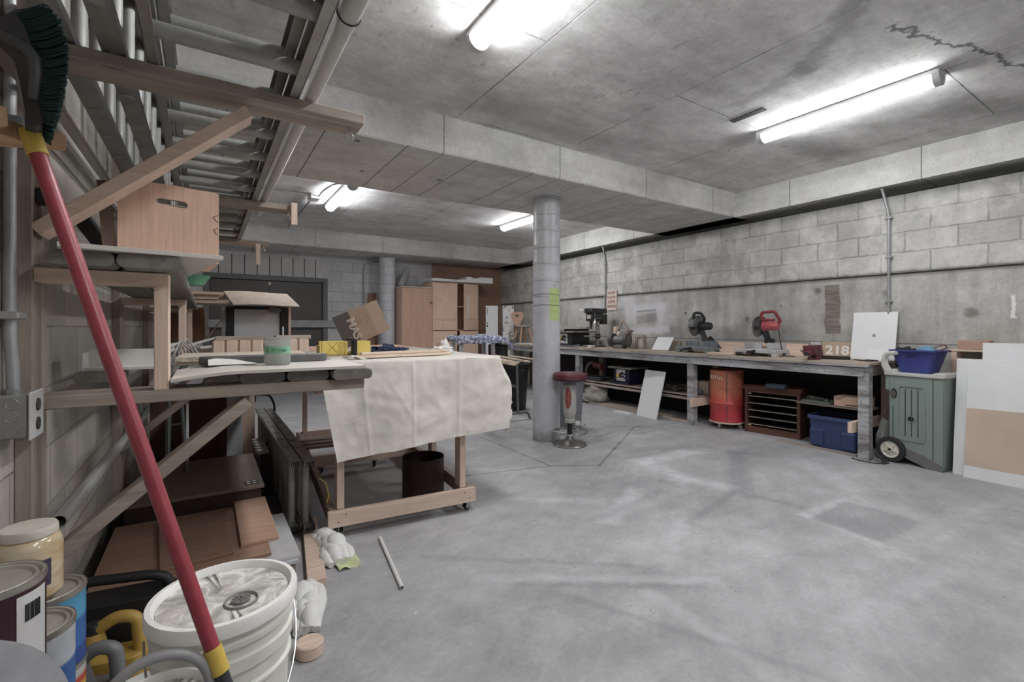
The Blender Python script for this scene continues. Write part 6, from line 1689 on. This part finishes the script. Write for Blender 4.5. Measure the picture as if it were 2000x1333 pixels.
# local x runs along its long face to the left-to-right of the room view, y goes back to the wall
CW = .38
m = M().prism([(-.36, .10), (-.30, .10), (-.20, .05), (-.02, .0), (.10, .0), (.10, .80), (-.36, .80)], .0, .46, 'y', .008)
part('body', m, GC, t)
part('front_corner', M().prism(rrect(.10, .46, .045, 5, .055, .23), .03, .80, 'z', .004), GC, t)
m = M().shape([(u, w) for u, w in rrect(.24, .50, .03, 4, -.16, .47)], [(u, w) for u, w in rrect(.212, .472, .025, 4, -.16, .47)], -.012, .004, 'y')
part('raised_panel', m, GC, t)
m = M()
for k in range(3): m.box(-.215 + k * .055, -.209 + k * .055, -.008, .002, .26, .68)
m.box(-.325, -.319, -.006, .002, .24, .52); m.box(.02, .026, -.004, .002, .02, .80)
part('groove_ridge', m, plain('cart_groove', (58, 68, 66), .6), t)
part('lower_skirt', M().prism([(-.25, .085), (-.2, .06), (-.02, .0), (.10, .0), (.10, .05), (-.06, .11), (-.20, .15), (-.29, .16)], -.006, .0, 'y'), GCD, t)
m = M().shape(circ(.036, 20, -.16, .42, 0, 1, .8), circ(.028, 20, -.16, .42, 0, 1, .8), -.012, .002, 'y')
part('hose_port', m, GC, t)
part('port_hole', M().prism(circ(.028, 20, -.16, .42, 0, 1, .8), -.004, -.001, 'y'), BLKP, t)
m = M().prism(circ(.034, 24, -.315, .635, 0, .85, 1.35), -.008, -.001, 'y')
bdg = part('badge', m, BLKP, t)
m = M(); m.shape(circ(.022, 20, -.315, .635, 0, .85, 1.35), circ(.018, 20, -.315, .635, 0, .85, 1.35), -.0095, -.0078, 'y'); m.shape(circ(.01, 20, -.315, .635), circ(.007, 20, -.315, .635), -.0095, -.0078, 'y')
part('badge_pattern', m, plain('badge_silver', (158, 158, 154), .4), bdg)
m = M(); m.prism([(-.40, .80), (.12, .80), (.13, .815), (.13, .848), (.035, .848), (.02, .83), (-.31, .83), (-.32, .855), (-.40, .855)], -.02, .48, 'y', .006)
part('top', m, GCT, t)
m = M()
for yy in (.02, .44): m.tube(bend([(-.36, yy, .84), (-.40, yy, .90), (-.40, yy, .97)], .05), .022, 10)
m.tube(bend([(-.385, .0, .83), (-.42, .0, .90), (-.40, .0, 1.0), (-.30, .0, 1.01)], .05), .02, 12); m.tube(bend([(-.385, .46, .83), (-.42, .46, .90), (-.40, .46, 1.0), (-.30, .46, 1.01)], .05), .02, 12); m.tube([(-.30, 0, 1.01), (-.30, .46, 1.01)], .018, 12)
part('handle', m, GCT, t)
part('hook', M().box(-.40, -.36, .0, .05, .66, .80, .01), GC, t)
for yy in (-.035, .455):
    w = M(); w.X = Matrix.Translation((-.335, yy, .115)) @ Matrix.Rotation(-PI / 2, 4, 'X')
    w.lathe([(.075, 0), (.10, -.004), (.115, .0), (.117, .012), (.115, .036), (.10, .04), (.075, .04), (.075, 0)], 40)
    wh = part('wheel', w, plain('tyre_black', (44, 44, 46), .7), t)
    w = M(); w.X = Matrix.Translation((-.335, yy, .115)) @ Matrix.Rotation(-PI / 2, 4, 'X')
    w.lathe([(0, .0), (.02, -.006), (.022, .006), (.06, .010), (.068, .002), (.078, .0), (.078, .03), (0, .03)], 36)
    for k in range(5):
        a = 2 * PI * k / 5 + .3; mm = w.X.copy(); w.X = w.X @ Matrix.Rotation(a, 4, 'Z'); w.box(.022, .066, -.006, .006, .002, .02, .002); w.X = mm
    hub = part('hub', w, plain('hub_pale', (206, 200, 184), .5, 0, .08), wh)
    w = M(); w.X = Matrix.Translation((-.335, yy, .115)) @ Matrix.Rotation(-PI / 2, 4, 'X'); w.lathe([(0, -.008), (.010, -.008), (.012, -.004), (0, -.004)], 12)
    part('axle_cap', w, BLKP, hub)
for c in bpy.data.objects:
    # the cart measured narrower than first drawn
    q = c
    while q.parent is not None: q = q.parent
    if q is t and c.type == 'MESH':
        wheelish = c.name.split('.')[0] in ('wheel', 'hub', 'axle_cap')
        rear = sum(v.co.y for v in c.data.vertices) / len(c.data.vertices) > .3
        for v in c.data.vertices:
            if wheelish: v.co.x += .047; v.co.y -= .13 if rear else 0
            else: v.co.x = v.co.x * .87 + .003; v.co.y *= .72
t = thing('plastic_basket', 'blue plastic basket of tools on top of the green garden cart', 'basket', (5.48, 1.578, .8315), math.radians(-98))
n = NT('basket_blue'); BSK = n.fin(n.gain(rgb(56, 64, 128), n.rng(n.noise(n.pos, 8, 3), .3, .7, .85, 1.15)), .35)
def wallgrid(m, w0, d0, w1, d1, h, r):
    a = rrect(w0, d0, r, 5); b = rrect(w1, d1, r, 5); k = len(a)
    a2 = rrect(w0 - .008, d0 - .008, r, 5); b2 = rrect(w1 - .008, d1 - .008, r, 5)
    vs = [(x, y, 0) for x, y in a] + [(x, y, h) for x, y in b] + [(x, y, .006) for x, y in a2] + [(x, y, h) for x, y in b2]
    fs = [tuple(range(k - 1, -1, -1)), tuple(range(2 * k, 3 * k))]
    for i in range(k):
        j = (i + 1) % k
        fs += [(i, j, k + j, k + i), (2 * k + j, 2 * k + i, 3 * k + i, 3 * k + j), (k + i, k + j, 3 * k + j, 3 * k + i)]
    return m.add(vs, fs)
part('body', wallgrid(M(), .235, .19, .34, .26, .20, .04), BSK, t)
part('rim', M().shape(rrect(.38, .30, .05, 5), rrect(.335, .255, .04, 5), .195, .208, 'z'), BSK, t)
part('grip_slot', M().box(-.04, .04, -.134, -.128, .155, .168, .002), plain('slot_navy', (34, 34, 84), .5), t)
t = thing('power_tool', 'light blue tool body lying in the blue basket', 'tool', (5.53, 1.56, .99), math.radians(-98))
part('body', M().blob((.02, 0, .045), (.07, .04, .04), 2, .2, 2, 3), plain('tool_light_blue', (92, 144, 180), .4), t)
t = thing('hand_tools', 'black tool handles in the left of the blue basket', 'tools', (5.50, 1.66, .94), math.radians(-98))
m = M(); m.tube([(-.06, -.06, .08), (-.02, .05, .11)], .02, 10); m.tube([(-.03, -.07, .08), (.05, .0, .10)], .016, 10); m.blob((-.05, -.05, .10), (.03, .03, .022), 3, .2, 2, 2); m.box(-.09, .09, -.07, .07, -.07, .06, .02)
part('handles', m, BLKP, t)
t = thing('test_lead', 'red cable loop rising out of the right of the blue basket', 'cable', (5.62, 1.46, .98))
part('lead', M().tube(bend([(5.52, 1.53, 1.0), (5.55, 1.48, 1.07), (5.57, 1.42, 1.09), (5.59, 1.41, 1.06), (5.58, 1.47, 1.03), (5.57, 1.52, 1.0)], .03), .005, 8), plain('lead_red', (120, 44, 58), .5), t, True)

# wall boards and the shelf unit at the right edge
t = thing('shelf_unit', 'pine shelf unit against the right wall behind the white boards', 'shelf unit', (5.6, 1.0, 0))
for yy in (1.385, .40):
    for xx in (5.665, 5.79): part('post', M().box(xx, xx + .04, yy - .02, yy + .02, 0, 1.03, .002), fir('z'), t, True)
for zz in (.03, .40, .74, 1.03): part('shelf_board', M().box(5.66, 5.83, .36, 1.41, zz, zz + .018, .002), fir('y'), t, True)
solo('brick_carton', M().box(5.67, 5.82, 1.16, 1.36, 1.0495, 1.13, .004), plain('carton_pink', (178, 140, 122), .8, 0, .08), 'pinkish brown carton on top of the pine shelf unit', 'carton')
solo('brick_carton', M().box(5.62, 5.80, .62, .86, 1.0495, 1.125, .004), plain('carton_pink', (178, 140, 122), .8, 0, .08), 'second brown carton on the pine shelf unit near the right edge', 'carton')
m = M().blob((5.72, .96, 1.075), (.05, .05, .03), 6, .5, 2, 3)
solo('paper_scrap', m, plain('scrap_pale', (190, 186, 176), .8), 'crumpled pale paper on top of the pine shelf unit', 'paper')
def lean_board(name, x, y0, y1, h, mat, label, z0=0, lean=8):
    t = thing(name, label, 'board', (x, (y0 + y1) / 2, z0), math.radians(0), 'white sheets leaning at the right wall', 0, math.radians(lean))
    w = (y1 - y0) / 2
    part('sheet', M().box(0, .013, -w, w, 0, h, .001), mat, t)
    return t, w
DW = plain('drywall_white', (214, 216, 218), .65, 0, .05, 5)
lean_board('drywall_sheet', 5.40, .15, 1.16, 1.12, DW, 'tallest white sheet, hindmost against the pine shelf unit', 0, 5)
lean_board('drywall_sheet', 5.345, .10, 1.315, .985, DW, 'wide white sheet in the middle of the leaning stack', 0, 7)
t, w = lean_board('drywall_sheet', 5.29, .12, 1.235, .955, DW, 'front white sheet with a large bare brown patch', 0, 9)
n = NT('bare_board'); f = n.noise(n.pos, 3, 5)
BARE = n.fin(n.gain(rgb(188, 170, 154), n.rng(f, .3, .7, .9, 1.08)), .8)
m = M(); pts = [(-w + .002, .085), (-w + .002, .56), (w - .002, .58)]
edge = [(w - .002 - k * (2 * w - .004) / 24, .105 + .012 * noise.noise(V((k * .6, 1, 3)))) for k in range(1, 24)]
m.prism([(-w + .002, .10)] + [(w - .002, .10)] + [(w - .002, .575)] + [(-w + .002, .60)], -.0012, .0, 'x')
part('bare_patch', m, BARE, t)
# ------------------------------------------------------------------ the far wall
n = NT('osb_brown'); f = n.voro(n.vmul(n.pos, (40, 40, 60)), 1.0)
OSB = n.fin(n.gain(n.ramp(f, [(.1, rgb(120, 94, 82)), (.5, rgb(156, 124, 108)), (.8, rgb(168, 136, 118))]), n.rng(n.noise(n.pos, 3, 5), .3, .7, .85, 1.1)), .75)
solo('wall_board', M().box(4.22, 6.02, 9.72, 9.745, .02, 2.66), OSB, 'large brown particle board fixed to the far wall behind the cabinets', 'wall board')
CABP = wood('cabinet_ply', (226, 194, 172), 'z', (208, 174, 152), .6, .6, .12); CABD = wood('cabinet_ply_dark', (210, 172, 150), 'z', (190, 152, 130), .6, .5, .1)
CX = wood('cabinet_ply', (226, 194, 172), 'x', (208, 174, 152), .6, .6, .12)
t = thing('plywood_cabinet', 'plain plywood cabinet by the far column, shorter than its neighbour', 'cabinet', (3.63, 9.1, 0))
part('door', M().box(-.335, .31, -.022, -.002, .03, 2.04, .003), CABD, t)
part('carcass', M().box(-.345, .32, 0, .50, 0, 2.05, .003), CABP, t)
part('top', M().box(-.345, .32, -.022, .50, 2.051, 2.07, .003), PALE, t)
part('latch', M().box(.27, .32, -.03, -.0225, 1.74, 1.76), BLKP, t)
t = thing('double_cabinet', 'tall plywood cabinet with two doors ajar in front of the brown wall board', 'cabinet', (4.45, 9.1, 0))
m = M(); m.box(-.50, -.48, 0, .5, 0, 2.2); m.box(.56, .58, 0, .5, 0, 2.2); m.box(-.48, .56, .48, .5, 0, 2.2)
part('carcass', m, CABP, t)
m = M(); m.box(-.48, .56, 0, .48, 2.18, 2.2); m.box(-.48, .56, .02, .48, 1.17, 1.19); m.box(-.48, .56, .02, .48, .02, .04); m.box(-.48, .56, .05, .48, 1.68, 1.70)
part('shelf', m, CX, t)
d1 = part('door', M().box(-.49, .075, -.022, -.002, 1.18, 2.19, .003), CABP, t)
part('applied_panel', M().box(-.42, -.02, -.034, -.0225, 1.40, 1.93, .002), CABP, d1)
part('door_handle', M().bar((.06, -.032, 1.26), (.025, -.032, 1.46), .016, .016, (0, 1, 0)), CX, d1)
d2 = part('door', M().at((.58, 0, 0), 0, 0, math.radians(12)).box(-.40, 0, -.022, -.002, 1.18, 2.18, .003), CABP, t)
m = M().at((.58, 0, 0), 0, 0, math.radians(12)); m.box(-.345, -.03, -.034, -.0225, 1.41, 1.93, .002)
part('applied_panel', m, CABP, d2)
part('batten', M().at((.58, 0, 0), 0, 0, math.radians(12)).box(-.34, -.285, -.045, -.0345, 1.41, 1.93, .002), PALE, d2)
d3 = part('door', M().box(-.49, .07, -.022, -.002, .06, 1.165, .003), CX, t)
part('applied_panel', M().box(-.42, .03, -.034, -.0225, .25, .92, .002), CABD, d3)
part('door_handle', M().bar((.055, -.032, .96), (.02, -.032, 1.10), .016, .016, (0, 1, 0)), CABD, d3)
d4 = part('door', M().at((.58, 0, 0), 0, 0, math.radians(4)).box(-.46, 0, -.022, -.002, .06, 1.165, .003), CX, t)
part('door_handle', M().bar((.14, -.055, .98), (.17, -.055, 1.12), .016, .016, (0, 1, 0)), CABD, d4)
FOAM = plain('foam_white', (220, 220, 222), .7, 0, .03)
solo('foam_slab', M().at((4.16, 9.2, 2.2015), 0, 0, .1).prism([(-.28, -.2), (-.12, -.24), (.30, -.2), (.32, .2), (-.26, .22)], 0, .055, 'z', .006), FOAM, 'thin white foam slab on the left of the tall cabinet top', 'foam')
t = thing('foam_slab', 'thick white foam slab with notches on the right of the tall cabinet top', 'foam', (4.85, 9.05, 2.2015), math.radians(-4))
m = M().prism([(-.40, 0), (.46, 0), (.46, .12), (.14, .12), (.12, .095), (-.02, .095), (-.05, .12), (-.16, .12), (-.18, .06), (-.38, .05)], -.12, .30, 'y', .004)
part('slab', m, FOAM, t)
t = thing('grey_plank', 'pale plank leaning on the far wall above the shorter cabinet', 'plank', (3.48, 9.3, 2.07))
part('plank', M().bar((3.40, 9.45, 2.115), (3.66, 9.73, 2.52), .10, .02, (0, -1, .3)), plain('plank_pale', (176, 178, 178), .6), t, True)
for i, (x0, x1, y0, h, lb) in enumerate([(2.80, 2.92, 9.55, 1.92, 'leaning brown board left of the far column, the front one'), (2.88, 2.98, 9.62, 1.95, 'leaning brown board left of the far column, the rear one')]):
    t = thing('leaning_board', lb, 'board', ((x0 + x1) / 2, y0, 0), 0, 'brown boards left of the far column', math.radians(-3))
    part('board', M().box(-(x1 - x0) / 2, (x1 - x0) / 2, 0, .025, 0, h, .002), wood('red_brown_board', (150, 108, 84), 'z', (120, 84, 64), .6, .6, .1), t)
t = thing('pallet_board', 'brown board standing behind the tipped carton', 'board', (1.95, 9.4, 0), 0, None, math.radians(-3))
part('board', M().box(-.2, .2, 0, .03, 0, .9, .003), wood('red_brown_board', (150, 108, 84), 'z', (120, 84, 64), .6, .6, .1), t)

# ------------------------------------------------------------------ camera, light balance
cd = bpy.data.cameras.new('camera'); cam = bpy.data.objects.new('camera', cd); COL.objects.link(cam)
cam.location = (0, 0, 1.25); cam.rotation_euler = (PI / 2, 0, math.radians(-33.1))
cd.sensor_width = 36; cd.lens = 36 * 920 / 2000; cd.shift_y = -(666.5 - 639) / 2000; cd.clip_start = .02
SC.camera = cam
w = bpy.data.worlds.new('world'); w.use_nodes = True; SC.world = w
w.node_tree.nodes['Background'].inputs[0].default_value = (.05, .05, .05, 1); w.node_tree.nodes['Background'].inputs[1].default_value = .2
vs_ = SC.view_settings
vs_.view_transform = 'Standard'; vs_.look = 'None'; vs_.gamma = 1; vs_.use_curve_mapping = False; vs_.exposure = 1.2
SC.cycles.max_bounces = 8; SC.cycles.diffuse_bounces = 6
